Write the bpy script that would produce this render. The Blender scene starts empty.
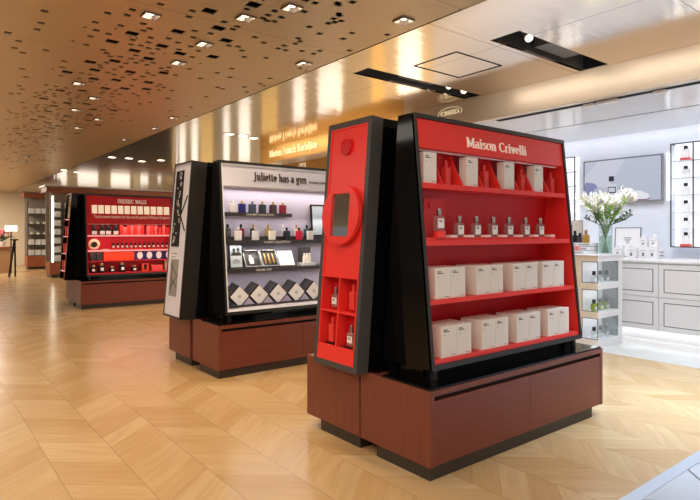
import bpy, bmesh, math, random
from mathutils import Vector, Matrix

S = bpy.context.scene
C = S.collection
PI = math.pi
rnd = random.Random(7)

# ------------------------------------------------------------------ camera
EYE = 1.15
FPX, PX0, PY0 = 556.0, 350.0, 233.0
FWD = Vector((0.6203, 0.7843, 0.0)); RGT = Vector((0.7843, -0.6203, 0.0))
cam = bpy.data.cameras.new('camera'); camo = bpy.data.objects.new('camera', cam); C.objects.link(camo)
camo.location = (0, 0, EYE)
camo.rotation_euler = (PI / 2, 0, -math.atan2(0.6203, 0.7843))
cam.sensor_fit = 'HORIZONTAL'; cam.sensor_width = 36; cam.lens = 36 * FPX / 700
cam.shift_x = 0; cam.shift_y = -(250 - PY0) / 700
cam.clip_start = 0.05; cam.clip_end = 200
S.camera = camo

# ------------------------------------------------------------------ exposure, world
S.view_settings.view_transform = 'Standard'
try: S.view_settings.look = 'None'
except Exception: pass
S.view_settings.gamma = 1.0
S.view_settings.use_curve_mapping = False
S.view_settings.exposure = 0.0
try:
    S.cycles.use_denoising = True
    S.cycles.max_bounces = 10; S.cycles.transmission_bounces = 8; S.cycles.transparent_max_bounces = 40
    S.cycles.sample_clamp_indirect = 6.0; S.cycles.caustics_reflective = False; S.cycles.caustics_refractive = False
except Exception: pass

W = bpy.data.worlds.new('shop_ambient'); S.world = W; W.use_nodes = True
wn = W.node_tree; bgn = wn.nodes['Background']
# the surrounding shop: soft bright and dim bands around the horizon, dimmer towards the far left
wt = wn.nodes.new('ShaderNodeTexCoord'); wm = wn.nodes.new('ShaderNodeMapping'); wm.inputs['Scale'].default_value = (2.6, 2.6, 0.5)
wx = wn.nodes.new('ShaderNodeTexNoise'); wx.inputs['Scale'].default_value = 1.0; wx.inputs['Detail'].default_value = 3
wr = wn.nodes.new('ShaderNodeMapRange'); wr.inputs['From Min'].default_value = 0.38; wr.inputs['From Max'].default_value = 0.62; wr.inputs['To Min'].default_value = 0.25; wr.inputs['To Max'].default_value = 1.7
wd = wn.nodes.new('ShaderNodeVectorMath'); wd.operation = 'DOT_PRODUCT'; wd.inputs[1].default_value = (-0.75, 0.66, 0)
wq = wn.nodes.new('ShaderNodeMapRange'); wq.inputs['From Min'].default_value = 0.1; wq.inputs['From Max'].default_value = 0.8; wq.inputs['To Min'].default_value = 1.0; wq.inputs['To Max'].default_value = 0.18
wu = wn.nodes.new('ShaderNodeMath'); wu.operation = 'MULTIPLY'
wn.links.new(wt.outputs['Generated'], wm.inputs[0]); wn.links.new(wm.outputs[0], wx.inputs['Vector']); wn.links.new(wx.outputs['Fac'], wr.inputs['Value'])
wn.links.new(wt.outputs['Generated'], wd.inputs[0]); wn.links.new(wd.outputs['Value'], wq.inputs['Value'])
wn.links.new(wr.outputs[0], wu.inputs[0]); wn.links.new(wq.outputs[0], wu.inputs[1])
bgn.inputs[0].default_value = (1.0, 0.94, 0.87, 1); wn.links.new(wu.outputs[0], bgn.inputs[1])

def area(name, loc, size, energy, color, rot=(0, 0, 0)):
    l = bpy.data.lights.new(name, 'AREA'); l.shape = 'RECTANGLE'; l.size, l.size_y = size
    l.energy = energy; l.color = color
    o = bpy.data.objects.new(name, l); o.location = loc; o.rotation_euler = rot; C.objects.link(o); return o
def spot(name, loc, energy, color, angle=100, blend=0.6, target=None, r=0.05):
    l = bpy.data.lights.new(name, 'SPOT'); l.energy = energy; l.color = color
    l.spot_size = math.radians(angle); l.spot_blend = blend; l.shadow_soft_size = r
    o = bpy.data.objects.new(name, l); o.location = loc; C.objects.link(o)
    if target is not None:
        o.rotation_euler = (Vector(target) - Vector(loc)).to_track_quat('-Z', 'Y').to_euler()
    return o
WARM = (1.0, 0.80, 0.56); COOL = (0.86, 0.92, 1.0); NEUT = (1.0, 0.91, 0.80)
HB = 2.615        # bronze ceiling height
HW = 2.351        # white boutique ceiling height
XF = 4.80         # fascia plane
area('added_fill_light', (-0.1, 0.5, 2.56), (2.8, 2.8), 80, NEUT)  # added fill lamps under the ceiling, not fixtures of the shop
area('added_fill_light', (-1.6, 6.0, 2.59), (0.9, 4.0), 60, NEUT)
area('added_fill_light', (0.6, 12.5, 2.59), (3.2, 8.0), 34, NEUT)
area('added_fill_light', (1.2, 19.0, 2.59), (1.5, 5.0), 230, NEUT)
area('added_fill_light', (6.0, 13.0, 2.58), (3.0, 8.0), 50, NEUT)
area('added_boutique_fill', (5.7, 3.0, HW - 0.01), (1.2, 4.0), 40, COOL)  # added fill below the white ceiling, no light panel there
area('added_fill_light', (-1.3, 2.7, 2.56), (1.4, 2.0), 42, NEUT)
area('added_fascia_fill', (4.40, 6.9, 2.58), (0.08, 3.2), 9, WARM, (0, math.radians(-50), 0))  # added lamps that brighten the fascia, no washer fixture there
area('added_fascia_fill', (4.42, 1.6, 2.585), (0.06, 4.0), 7, NEUT, (0, math.radians(-50), 0))
area('boutique_cove_light', (6.93, 3.0, HW + 0.05), (0.12, 5.2), 5, COOL)
sp_ = area('added_spill_fill', (4.15, 1.3, 2.60), (1.0, 1.6), 48, (0.58, 0.77, 1.0)); sp_.data.spread = math.radians(85)  # added lamp standing in for cool boutique light on the wood floor

# ------------------------------------------------------------------ pixel to place
def ray(px, py):
    return FWD + RGT * ((px - PX0) / FPX) + Vector((0, 0, -(py - PY0) / FPX))
def onX(px, py, X):
    d = ray(px, py); t = X / d.x; p = d * t; p.z += EYE; return p
def onY(px, py, Y):
    d = ray(px, py); t = Y / d.y; p = d * t; p.z += EYE; return p
def onZ(px, py, Z):
    d = ray(px, py); t = (Z - EYE) / d.z; p = d * t; p.z += EYE; return p
def xat(px, Y): return onY(px, 233, Y).x
def yat(px, X): return onX(px, 233, X).y

# ------------------------------------------------------------------ materials
def lin(c):
    return tuple((x / 12.92 if x <= 0.04045 else ((x + 0.055) / 1.055) ** 2.4) for x in (v / 255 for v in c))
MATS = {}
def mat(name, rgb, rough=0.5, metal=0.0, spec=0.5, trans=0.0, emit=None, estr=0.0, coat=0.0, noise=0.0, nscale=30, ior=1.45):
    if name in MATS: return MATS[name]
    m = bpy.data.materials.new(name); m.use_nodes = True
    b = m.node_tree.nodes['Principled BSDF']
    c = lin(rgb)
    b.inputs['Base Color'].default_value = (*c, 1)
    b.inputs['Roughness'].default_value = rough; b.inputs['Metallic'].default_value = metal
    b.inputs['Specular IOR Level'].default_value = spec
    b.inputs['Transmission Weight'].default_value = trans; b.inputs['IOR'].default_value = ior
    b.inputs['Coat Weight'].default_value = coat
    if emit is not None:
        b.inputs['Emission Color'].default_value = (*lin(emit), 1); b.inputs['Emission Strength'].default_value = estr
    if noise:
        nt = m.node_tree
        tc = nt.nodes.new('ShaderNodeTexCoord'); n = nt.nodes.new('ShaderNodeTexNoise'); n.inputs['Scale'].default_value = nscale
        nt.links.new(tc.outputs['Object'], n.inputs['Vector'])
        mx = nt.nodes.new('ShaderNodeMix'); mx.data_type = 'RGBA'
        mx.inputs['A'].default_value = (*[v * (1 - noise) for v in c], 1); mx.inputs['B'].default_value = (*[min(1, v * (1 + noise)) for v in c], 1)
        nt.links.new(n.outputs['Fac'], mx.inputs['Factor']); nt.links.new(mx.outputs['Result'], b.inputs['Base Color'])
    MATS[name] = m; return m

def thin_glass(name, rgb, tint=0.06, rough=0.03, gloss=1.0):
    if name in MATS: return MATS[name]
    m = bpy.data.materials.new(name); m.use_nodes = True; nt = m.node_tree; nt.nodes.clear()
    out = nt.nodes.new('ShaderNodeOutputMaterial'); tr = nt.nodes.new('ShaderNodeBsdfTransparent'); gl = nt.nodes.new('ShaderNodeBsdfGlossy'); df = nt.nodes.new('ShaderNodeBsdfDiffuse')
    c = lin(rgb); tr.inputs[0].default_value = (*c, 1); df.inputs[0].default_value = (*c, 1); gl.inputs['Roughness'].default_value = rough
    m1 = nt.nodes.new('ShaderNodeMixShader'); m1.inputs[0].default_value = tint; nt.links.new(tr.outputs[0], m1.inputs[1]); nt.links.new(df.outputs[0], m1.inputs[2])
    lw0 = nt.nodes.new('ShaderNodeLayerWeight'); lw1 = nt.nodes.new('ShaderNodeMath'); lw1.operation = 'POWER'; lw1.inputs[1].default_value = 4.0; nt.links.new(lw0.outputs['Facing'], lw1.inputs[0]); lw = nt.nodes.new('ShaderNodeMath'); lw.operation = 'MULTIPLY_ADD'; lw.inputs[1].default_value = 0.5; lw.inputs[2].default_value = 0.03; nt.links.new(lw1.outputs[0], lw.inputs[0])
    m2 = nt.nodes.new('ShaderNodeMixShader'); nt.links.new(lw.outputs[0], m2.inputs[0]); nt.links.new(m1.outputs[0], m2.inputs[1]); nt.links.new(gl.outputs[0], m2.inputs[2])
    nt.links.new(m2.outputs[0], out.inputs[0]); MATS[name] = m; return m

class N:
    """tiny node-math helper"""
    def __init__(s, m): s.nt = m.node_tree
    def math(s, op, a, b=None, c=None):
        n = s.nt.nodes.new('ShaderNodeMath'); n.operation = op
        for i, v in enumerate((a, b, c)):
            if v is None: continue
            if isinstance(v, (int, float)): n.inputs[i].default_value = v
            else: s.nt.links.new(v, n.inputs[i])
        return n.outputs[0]
    def xyz(s, x=0, y=0, z=0):
        n = s.nt.nodes.new('ShaderNodeCombineXYZ')
        for i, v in enumerate((x, y, z)):
            if isinstance(v, (int, float)): n.inputs[i].default_value = v
            else: s.nt.links.new(v, n.inputs[i])
        return n.outputs[0]
    def noise(s, vec, scale=1.0, detail=2):
        n = s.nt.nodes.new('ShaderNodeTexNoise'); n.inputs['Scale'].default_value = scale; n.inputs['Detail'].default_value = detail
        s.nt.links.new(vec, n.inputs['Vector']); return n.outputs['Fac']
    def white(s, vec):
        n = s.nt.nodes.new('ShaderNodeTexWhiteNoise'); n.noise_dimensions = '3D'; s.nt.links.new(vec, n.inputs['Vector']); return n.outputs['Value']
    def mix(s, f, a, b):
        n = s.nt.nodes.new('ShaderNodeMix'); n.data_type = 'RGBA'
        for key, v in (('Factor', f), ('A', a), ('B', b)):
            if isinstance(v, (int, float)): n.inputs[key].default_value = v
            elif isinstance(v, tuple): n.inputs[key].default_value = (*v, 1)
            else: s.nt.links.new(v, n.inputs[key])
        return n.outputs['Result']
    def pos(s):
        g = s.nt.nodes.new('ShaderNodeNewGeometry'); sp = s.nt.nodes.new('ShaderNodeSeparateXYZ')
        s.nt.links.new(g.outputs['Position'], sp.inputs[0]); return sp.outputs
    def obj(s):
        g = s.nt.nodes.new('ShaderNodeTexCoord'); sp = s.nt.nodes.new('ShaderNodeSeparateXYZ')
        s.nt.links.new(g.outputs['Object'], sp.inputs[0]); return sp.outputs

def chevron_floor():
    m = mat('chevron_oak', (200, 160, 105), rough=0.3); n = N(m); b = m.node_tree.nodes['Principled BSDF']
    x, y, z = n.pos()
    w = 0.295; pw = 0.165
    c = n.math('DIVIDE', n.math('SUBTRACT', x, 0.842), w); col = n.math('FLOOR', c); fx = n.math('SUBTRACT', c, col)
    par = n.math('MODULO', n.math('ADD', col, 100), 2.0)
    s = n.math('SUBTRACT', 1.0, n.math('MULTIPLY', par, 2.0))
    xl = n.math('MULTIPLY', fx, w)
    t = n.math('SUBTRACT', y, n.math('MULTIPLY', n.math('MULTIPLY', xl, 0.85), s))
    q = n.math('DIVIDE', t, pw); pid = n.math('FLOOR', q); fq = n.math('SUBTRACT', q, pid)
    r = n.white(n.xyz(col, pid, 3.0)); r2 = n.white(n.xyz(pid, col, 9.0))
    along = n.math('ADD', xl, n.math('MULTIPLY', n.math('MULTIPLY', y, s), 0.85))
    g = n.noise(n.xyz(n.math('MULTIPLY', t, 26.0), n.math('MULTIPLY', along, 3.0), n.math('MULTIPLY', r, 60.0)), 1.0, 5)
    g2 = n.noise(n.xyz(n.math('MULTIPLY', x, 1.1), n.math('MULTIPLY', y, 1.1), 0.0), 1.0, 2)
    base = n.mix(r, lin((196, 157, 107)), lin((214, 181, 133)))
    base = n.mix(n.math('MULTIPLY', n.math('GREATER_THAN', r2, 0.82), 0.2), base, lin((180, 140, 88)))
    gd = n.math('MULTIPLY', n.math('SUBTRACT', 1.0, g), 0.62)
    base = n.mix(gd, base, lin((158, 116, 66)))
    e1 = n.math('LESS_THAN', fq, 0.025); e2 = n.math('LESS_THAN', fx, 0.009)
    e = n.math('MULTIPLY', n.math('MAXIMUM', n.math('MULTIPLY', e1, 0.35), e2), 0.62)
    base = n.mix(e, base, lin((96, 66, 36)))
    m.node_tree.links.new(base, b.inputs['Base Color'])
    m.node_tree.links.new(n.math('ADD', 0.13, n.math('MULTIPLY', g2, 0.18)), b.inputs['Roughness'])
    return m

def tile_floor(name, rgb, line, sx, sy, rough):
    m = mat(name, rgb, rough=rough); n = N(m); b = m.node_tree.nodes['Principled BSDF']
    x, y, z = n.pos()
    u = n.math('ADD', n.math('MULTIPLY', x, 0.7), n.math('MULTIPLY', y, 0.7)); v = n.math('SUBTRACT', n.math('MULTIPLY', x, 0.7), n.math('MULTIPLY', y, 0.7))
    fu = n.math('FRACT', n.math('DIVIDE', n.math('ADD', u, 50.0), sx)); fv = n.math('FRACT', n.math('DIVIDE', n.math('ADD', v, 50.0), sy))
    e = n.math('MAXIMUM', n.math('LESS_THAN', fu, 0.012), n.math('LESS_THAN', fv, 0.012))
    ns = n.noise(n.xyz(x, y, 0), 3.0, 6)
    c = n.mix(ns, lin(rgb), lin(tuple(min(255, v + 14) for v in rgb)))
    c = n.mix(n.math('MULTIPLY', e, line), c, lin((60, 58, 56)))
    m.node_tree.links.new(c, b.inputs['Base Color']); return m

def wood(name, rgb, vertical=True):
    m = mat(name, rgb, rough=0.36, spec=0.4); n = N(m); b = m.node_tree.nodes['Principled BSDF']
    x, y, z = n.pos()
    k = n.math('ADD', x, y)
    if vertical: v = n.xyz(n.math('MULTIPLY', k, 90.0), n.math('MULTIPLY', z, 4.0), 0.0)
    else: v = n.xyz(n.math('MULTIPLY', k, 4.0), n.math('MULTIPLY', z, 90.0), 0.0)
    g = n.noise(v, 1.0, 4)
    c0 = tuple(v * 0.66 for v in lin(rgb)); c1 = tuple(v * 1.25 for v in lin(rgb))
    m.node_tree.links.new(n.mix(g, c0, c1), b.inputs['Base Color']); return m

def bronze(name, rgb, rough, seams, sx, sy, ox, oy, streak=0.0):
    m = mat(name, rgb, rough=rough, metal=1.0 if streak else 0.55); n = N(m); b = m.node_tree.nodes['Principled BSDF']
    x, y, z = n.pos()
    fx = n.math('FRACT', n.math('DIVIDE', n.math('ADD', x, 100 * sx - ox), sx)); fy = n.math('FRACT', n.math('DIVIDE', n.math('ADD', y, 100 * sy - oy), sy))
    e = n.math('MAXIMUM', n.math('LESS_THAN', fx, 0.006 / sx), n.math('LESS_THAN', fy, 0.006 / sy))
    c = n.mix(n.math('MULTIPLY', e, seams), lin(rgb), lin((50, 36, 24)))
    m.node_tree.links.new(c, b.inputs['Base Color'])
    if streak:
        a = n.noise(n.xyz(n.math('MULTIPLY', x, 0.9), n.math('MULTIPLY', y, 5.0), 0.0), 1.0, 3)
        bp = m.node_tree.nodes.new('ShaderNodeBump'); bp.inputs['Strength'].default_value = streak; bp.inputs['Distance'].default_value = 0.05
        m.node_tree.links.new(a, bp.inputs['Height']); m.node_tree.links.new(bp.outputs[0], b.inputs['Normal'])
    return m

def brushed_black(name, rgb, rough, spec=0.5):
    m = mat(name, rgb, rough=rough, spec=spec); n = N(m); b = m.node_tree.nodes['Principled BSDF']
    x, y, z = n.obj(); f = n.noise(n.xyz(x, y, z), 6.0, 3)
    m.node_tree.links.new(n.math('ADD', rough * 0.85, n.math('MULTIPLY', f, rough * 0.3)), b.inputs['Roughness']); return m

M_floor = chevron_floor()
M_stone = tile_floor('grey_stone', (176, 178, 184), 0.85, 0.42, 0.9, 0.25)
M_marble = tile_floor('pale_marble', (200, 196, 188), 0.18, 0.8, 0.8, 0.16)
M_steel = mat('brushed_steel', (178, 184, 194), rough=0.35, metal=0.6)
M_woodv = wood('red_brown_veneer', (122, 63, 49), True)
M_woodh = wood('red_brown_drawer', (122, 61, 47), False)
M_plinth = mat('dark_plinth', (52, 44, 38), rough=0.4, noise=0.1)
M_gloss = brushed_black('black_gloss', (10, 9, 9), 0.07, 0.22)
M_frame = brushed_black('black_satin', (42, 39, 37), 0.34)
M_dark = mat('dark_void', (14, 12, 11), rough=0.8)
M_slab = brushed_black('slab_black_sheen', (70, 66, 64), 0.4)  # black frame with its side reflection put into a greyer colour
M_red = mat('coral_red_lacquer', (236, 54, 46), rough=0.32, noise=0.03, nscale=8)
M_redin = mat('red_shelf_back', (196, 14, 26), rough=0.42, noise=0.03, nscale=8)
M_redsat = mat('deep_red_panel', (206, 28, 32), rough=0.4)
M_carton = mat('ivory_carton', (236, 222, 208), rough=0.38, noise=0.04, nscale=60)
M_ink = mat('black_ink', (38, 34, 32), rough=0.6)
M_paper = mat('white_paper', (240, 234, 226), rough=0.6)
M_pink = mat('pale_pink_card', (246, 206, 196), rough=0.6)
M_letter = mat('cream_lettering', (250, 238, 222), rough=0.4, emit=(255, 236, 214), estr=0.12)
M_glass = thin_glass('clear_glass', (246, 250, 250))
M_glassw = thin_glass('pink_tinted_perfume', (226, 190, 184), tint=0.25)
M_cap = mat('silver_cap', (150, 140, 134), rough=0.25, metal=0.9)
M_redbot = mat('red_bottle_lacquer', (226, 60, 52), rough=0.3)
M_mirror = mat('mirror_glass', (225, 225, 228), rough=0.02, metal=1.0)
M_white = mat('white_lacquer', (238, 236, 238), rough=0.32)
M_whitep = mat('lilac_white_panel', (228, 224, 234), rough=0.45)
M_wall = mat('boutique_wall_paint', (232, 236, 246), rough=0.6, noise=0.02, nscale=3)
M_wceil = mat('boutique_ceiling_gloss', (226, 228, 232), rough=0.16)
M_grey = mat('grey_line', (120, 120, 124), rough=0.5)
M_gold = mat('gold_foil', (176, 142, 92), rough=0.35, metal=0.6)
M_goldtxt = mat('lit_gold_lettering', (255, 240, 200), rough=0.4, emit=(255, 240, 205), estr=0.35)
M_bronzec = bronze('bronze_panel', (204, 180, 142), 0.40, 0.55, 60.0, 1.2, 30.0, 0.0)
M_bronzem = bronze('polished_bronze', (242, 226, 206), 0.13, 0.75, 1.15, 1.25, 0.15, 0.2, streak=0.06)
M_fascia = mat('bronze_fascia', (222, 204, 182), rough=0.36, metal=0.25)
M_goldf = mat('gold_fascia', (206, 160, 84), rough=0.38, metal=0.35)
M_lamp = mat('lamp_glow', (255, 255, 250), emit=(255, 238, 210), estr=6.0)
M_led = mat('shelf_led_glow', (255, 255, 255), emit=(255, 246, 236), estr=2.0)
M_lampc = mat('cool_lamp_glow', (255, 255, 255), emit=(240, 246, 255), estr=5.0)
M_cove = mat('cove_glow', (255, 255, 255), emit=(242, 247, 255), estr=1.7)
M_cream = mat('cream_wall_paint', (240, 222, 190), rough=0.7)
M_trough = mat('trough_grey', (74, 70, 66), rough=0.5)
M_lens = mat('spot_lens_glow', (255, 255, 250), emit=(255, 240, 215), estr=2.2)
M_panelw = mat('added_white_glow', (255, 252, 246), emit=(255, 248, 238), estr=1.05)  # glow of the panels added for ceiling reflections
M_panelg = mat('added_gold_glow', (240, 200, 120), emit=(255, 214, 140), estr=0.45)  # gold glow for the same added panels

# ------------------------------------------------------------------ mesh builder
WLOC = {}
class MB:
    def __init__(s, T=None): s.v = []; s.f = []; s.T = T
    def _add(s, vs, fs, T=None):
        o = len(s.v); T = T or s.T
        for p in vs:
            p = Vector(p); s.v.append(T @ p if T else p)
        for f in fs: s.f.append(tuple(i + o for i in f))
    def box(s, x0, y0, z0, x1, y1, z1, b=0.0, T=None):
        if b <= 0:
            vs = [(x, y, z) for z in (z0, z1) for y in (y0, y1) for x in (x0, x1)]
            s._add(vs, [(0, 2, 3, 1), (4, 5, 7, 6), (0, 1, 5, 4), (2, 6, 7, 3), (0, 4, 6, 2), (1, 3, 7, 5)], T)
        else:
            bm = bmesh.new(); bmesh.ops.create_cube(bm, size=1)
            for v in bm.verts: v.co = Vector(((x0 + x1) / 2 + v.co.x * (x1 - x0), (y0 + y1) / 2 + v.co.y * (y1 - y0), (z0 + z1) / 2 + v.co.z * (z1 - z0)))
            bmesh.ops.bevel(bm, geom=bm.edges[:], offset=b, segments=2, affect='EDGES', profile=0.5)
            s.bm(bm, T)
        return s
    def bm(s, bm, T=None):
        bm.verts.ensure_lookup_table(); bm.verts.index_update()
        s._add([v.co.copy() for v in bm.verts], [tuple(v.index for v in f.verts) for f in bm.faces], T); bm.free()
    def prism(s, pts, axis, a0, a1, T=None):
        """extrude the outline pts (2D) along axis from a0 to a1"""
        n = len(pts)
        def mk(p, a):
            return {'x': (a, p[0], p[1]), 'y': (p[0], a, p[1]), 'z': (p[0], p[1], a)}[axis]
        vs = [mk(p, a0) for p in pts] + [mk(p, a1) for p in pts]
        fs = [tuple(range(n - 1, -1, -1)), tuple(range(n, 2 * n))] + [(i, (i + 1) % n, (i + 1) % n + n, i + n) for i in range(n)]
        s._add(vs, fs, T); return s
    def frame(s, x0, z0, x1, z1, t, y0, y1, T=None, tb=None, tt=None):
        """a rectangular ring in the XZ plane, from depth y0 to y1"""
        tb = t if tb is None else tb; tt = t if tt is None else tt
        s.box(x0, y0, z0, x0 + t, y1, z1, T=T); s.box(x1 - t, y0, z0, x1, y1, z1, T=T)
        s.box(x0 + t, y0, z0, x1 - t, y1, z0 + tb, T=T); s.box(x0 + t, y0, z1 - tt, x1 - t, y1, z1, T=T); return s
    def lathe(s, prof, cx=0, cy=0, n=20, T=None):
        """prof: (radius, z) from bottom to top about a vertical axis"""
        vs = []; fs = []
        for r, z in prof:
            for k in range(n): vs.append((cx + r * math.cos(2 * PI * k / n), cy + r * math.sin(2 * PI * k / n), z))
        for i in range(len(prof) - 1):
            for k in range(n): fs.append((i * n + k, i * n + (k + 1) % n, (i + 1) * n + (k + 1) % n, (i + 1) * n + k))
        fs.append(tuple(range(n - 1, -1, -1))); fs.append(tuple((len(prof) - 1) * n + k for k in range(n)))
        s._add(vs, fs, T); return s
    def disc(s, cx, cz, r, y0, y1, n=32, T=None, rz=None):
        pts = [(cx + r * math.cos(2 * PI * k / n), cz + (rz or r) * math.sin(2 * PI * k / n)) for k in range(n)]
        return s.prism(pts, 'y', y0, y1, T)
    def bar(s, a, b, r, n=8, r2=None):
        a = Vector(a); b = Vector(b); d = (b - a)
        if d.length < 1e-6: return s
        q = d.to_track_quat('Z', 'Y'); r2 = r if r2 is None else r2
        vs = [a + q @ Vector((r * math.cos(2 * PI * k / n), r * math.sin(2 * PI * k / n), 0)) for k in range(n)]
        vs += [b + q @ Vector((r2 * math.cos(2 * PI * k / n), r2 * math.sin(2 * PI * k / n), 0)) for k in range(n)]
        s._add(vs, [tuple(range(n - 1, -1, -1)), tuple(range(n, 2 * n))] + [(k, (k + 1) % n, (k + 1) % n + n, k + n) for k in range(n)]); return s
    def build(s, name, m, parent=None, smooth=False):
        me = bpy.data.meshes.new(name)
        if parent is not None: L = WLOC.get(parent.name, Vector((0, 0, 0)))
        else:
            xs = [v.x for v in s.v]; ys = [v.y for v in s.v]; zs = [v.z for v in s.v]
            L = Vector(((min(xs) + max(xs)) / 2, (min(ys) + max(ys)) / 2, min(zs)))
        me.from_pydata([tuple(v - L) for v in s.v], [], s.f); me.update()
        bm = bmesh.new(); bm.from_mesh(me); bmesh.ops.recalc_face_normals(bm, faces=bm.faces); bm.to_mesh(me); bm.free()
        if smooth:
            for p in me.polygons: p.use_smooth = True
        me.materials.append(m)
        o = bpy.data.objects.new(name, me); C.objects.link(o)
        if parent is not None: o.parent = parent; WLOC[o.name] = L
        else: o.location = L; WLOC[o.name] = L
        return o

def tag(o, label, cat, group=None, kind=None):
    o['label'] = label; o['category'] = cat
    if group: o['group'] = group
    if kind: o['kind'] = kind
    return o
def thing(name, label, cat, loc, group=None):
    o = bpy.data.objects.new(name, None); o.empty_display_size = 0.05; C.objects.link(o); o.location = loc; WLOC[o.name] = Vector(loc)
    return tag(o, label, cat, group)
def dup(root, loc, label, group=None, rz=None):
    r = root.copy(); C.objects.link(r); r.location = loc
    if rz is not None: r.rotation_euler = (0, 0, rz)
    if root.get('_used') is None: pass
    r['label'] = label
    if group: r['group'] = group
    for ch in root.children:
        c = ch.copy(); C.objects.link(c); c.parent = r
        for g in ch.children:
            d = g.copy(); C.objects.link(d); d.parent = c
    return r
class Proto:
    """the first placement moves the prototype itself, later ones copy it"""
    def __init__(s, root): s.root = root; s.used = False
    def place(s, loc, label, group=None, rz=None):
        if not s.used:
            s.used = True; r = s.root; r.location = loc; r['label'] = label
            if group: r['group'] = group
            if rz is not None: r.rotation_euler = (0, 0, rz)
            return r
        return dup(s.root, loc, label, group, rz)
def struct(o, kind='structure'):
    o['kind'] = kind; return o
def ordn(i): return ('first', 'second', 'third', 'fourth', 'fifth', 'sixth', 'seventh', 'eighth', 'ninth', 'tenth', 'eleventh', 'twelfth', 'thirteenth', 'fourteenth', 'fifteenth', 'sixteenth', 'seventeenth')[i]
def TR(origin, xa, ya, za):
    m = Matrix.Identity(4)
    for i, a in enumerate((xa, ya, za)):
        for j in range(3): m[j][i] = a[j]
    for j in range(3): m[j][3] = origin[j]
    return m

# ------------------------------------------------------------------ lettering
def arc(cx, cy, rx, ry, a0, a1, n=12):
    return [(cx + rx * math.cos(math.radians(a0 + (a1 - a0) * k / n)), cy + ry * math.sin(math.radians(a0 + (a1 - a0) * k / n))) for k in range(n + 1)]
def stem(x, h, top=1): return [[(x, 0), (x, h)], 'S', (x - .13, 0, x + .13), 'S', (x - .15, h, x + .02)]
XH = .68
GL = {
 'M': (1.0, [[(.15, 0), (.15, 1)], [(.15, 1), (.5, .1)], [(.5, .1), (.85, 1)], [(.85, 1), (.85, 0)]], [(.02, 0, .28), (.7, 0, .99), (.0, 1, .2), (.8, 1, .99)]),
 'a': (.56, [arc(.26, .5, .16, .17, 150, 0, 8) + [(.42, .05), (.5, .0)], arc(.26, .2, .19, .2, 60, 400, 16)], []),
 'i': (.32, [[(.16, 0), (.16, XH)], [(.16, .86), (.16, .98)]], [(.03, 0, .29), (.03, XH, .16)]),
 's': (.46, [arc(.23, .51, .15, .16, 30, 210, 9) + arc(.23, .19, .17, .18, 60, -150, 10)], []),
 'o': (.6, [arc(.3, .34, .24, .34, 0, 360, 22)], []),
 'n': (.66, [[(.15, 0), (.15, XH)], [(.15, .5)] + arc(.33, .46, .17, .21, 140, 0, 8) + [(.5, 0)]], [(.02, 0, .28), (.38, 0, .63), (.02, XH, .15)]),
 'C': (.76, [arc(.42, .5, .34, .5, 48, 318, 22)], [(.6, .84, .68)]),
 'r': (.46, [[(.15, 0), (.15, XH)], [(.15, .46)] + arc(.36, .48, .2, .19, 150, 60, 6)], [(.02, 0, .3), (.02, XH, .15)]),
 'v': (.58, [[(.08, XH), (.29, 0)], [(.29, 0), (.5, XH)]], [(.0, XH, .2), (.4, XH, .58)]),
 'e': (.54, [[(.08, .37), (.46, .37)] + arc(.28, .36, .2, .31, 0, 310, 18)], []),
 'l': (.32, [[(.16, 0), (.16, 1.05)]], [(.03, 0, .29), (.03, 1.05, .16)]),
 'J': (.5, [[(.3, 1)] + [(.3, .1)] + arc(.14, .05, .16, .2, 0, -150, 8)], [(.16, 1, .44)]),
 'u': (.66, [[(.15, XH)] + arc(.32, .2, .17, .2, 180, 330, 8) + [(.5, .25)], [(.5, XH), (.5, 0)]], [(.02, XH, .15), (.36, XH, .5), (.5, 0, .62)]),
 't': (.4, [[(.17, .9), (.17, .12)] + arc(.28, .12, .11, .12, 180, 300, 5)], [(.03, XH, .36)]),
 'h': (.66, [[(.15, 0), (.15, 1.05)], [(.15, .5)] + arc(.33, .46, .17, .21, 140, 0, 8) + [(.5, 0)]], [(.02, 0, .28), (.38, 0, .63), (.02, 1.05, .15)]),
 'g': (.56, [arc(.25, .45, .17, .22, 0, 360, 18), [(.38, .6), (.52, .68)], [(.18, .22), (.16, .1), (.4, .04)] + arc(.27, -.14, .21, .15, 60, -260, 14)], []),
 'm': (.98, [[(.15, 0), (.15, XH)], [(.15, .5)] + arc(.32, .46, .16, .21, 140, 0, 8) + [(.48, 0)], [(.48, .5)] + arc(.65, .46, .16, .21, 140, 0, 8) + [(.81, 0)]], [(.02, 0, .28), (.38, 0, .6), (.7, 0, .94), (.02, XH, .15)]),
 'F': (.68, [[(.17, 0), (.17, 1)], [(.17, 1), (.6, 1)], [(.17, .5), (.48, .5)]], [(.03, 0, .33), (.03, 1, .2)]),
 'c': (.52, [arc(.29, .34, .22, .34, 50, 315, 16)], []),
 'K': (.76, [[(.17, 0), (.17, 1)], [(.6, 1), (.2, .45)], [(.3, .56), (.66, 0)]], [(.03, 0, .31), (.03, 1, .31), (.48, 1, .72), (.54, 0, .76)]),
 'k': (.62, [[(.15, 0), (.15, 1.05)], [(.48, XH), (.17, .3)], [(.26, .4), (.54, 0)]], [(.02, 0, .28), (.02, 1.05, .15), (.36, XH, .58)]),
 'd': (.62, [arc(.26, .34, .2, .34, 0, 360, 18), [(.46, 1.05), (.46, 0)]], [(.33, 1.05, .46), (.46, 0, .58)]),
 'j': (.32, [[(.18, XH), (.18, -.1)] + arc(.06, -.12, .12, .14, 0, -130, 6), [(.18, .86), (.18, .98)]], [(.05, XH, .18)]),
 ' ': (.34, [], []),
}
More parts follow.
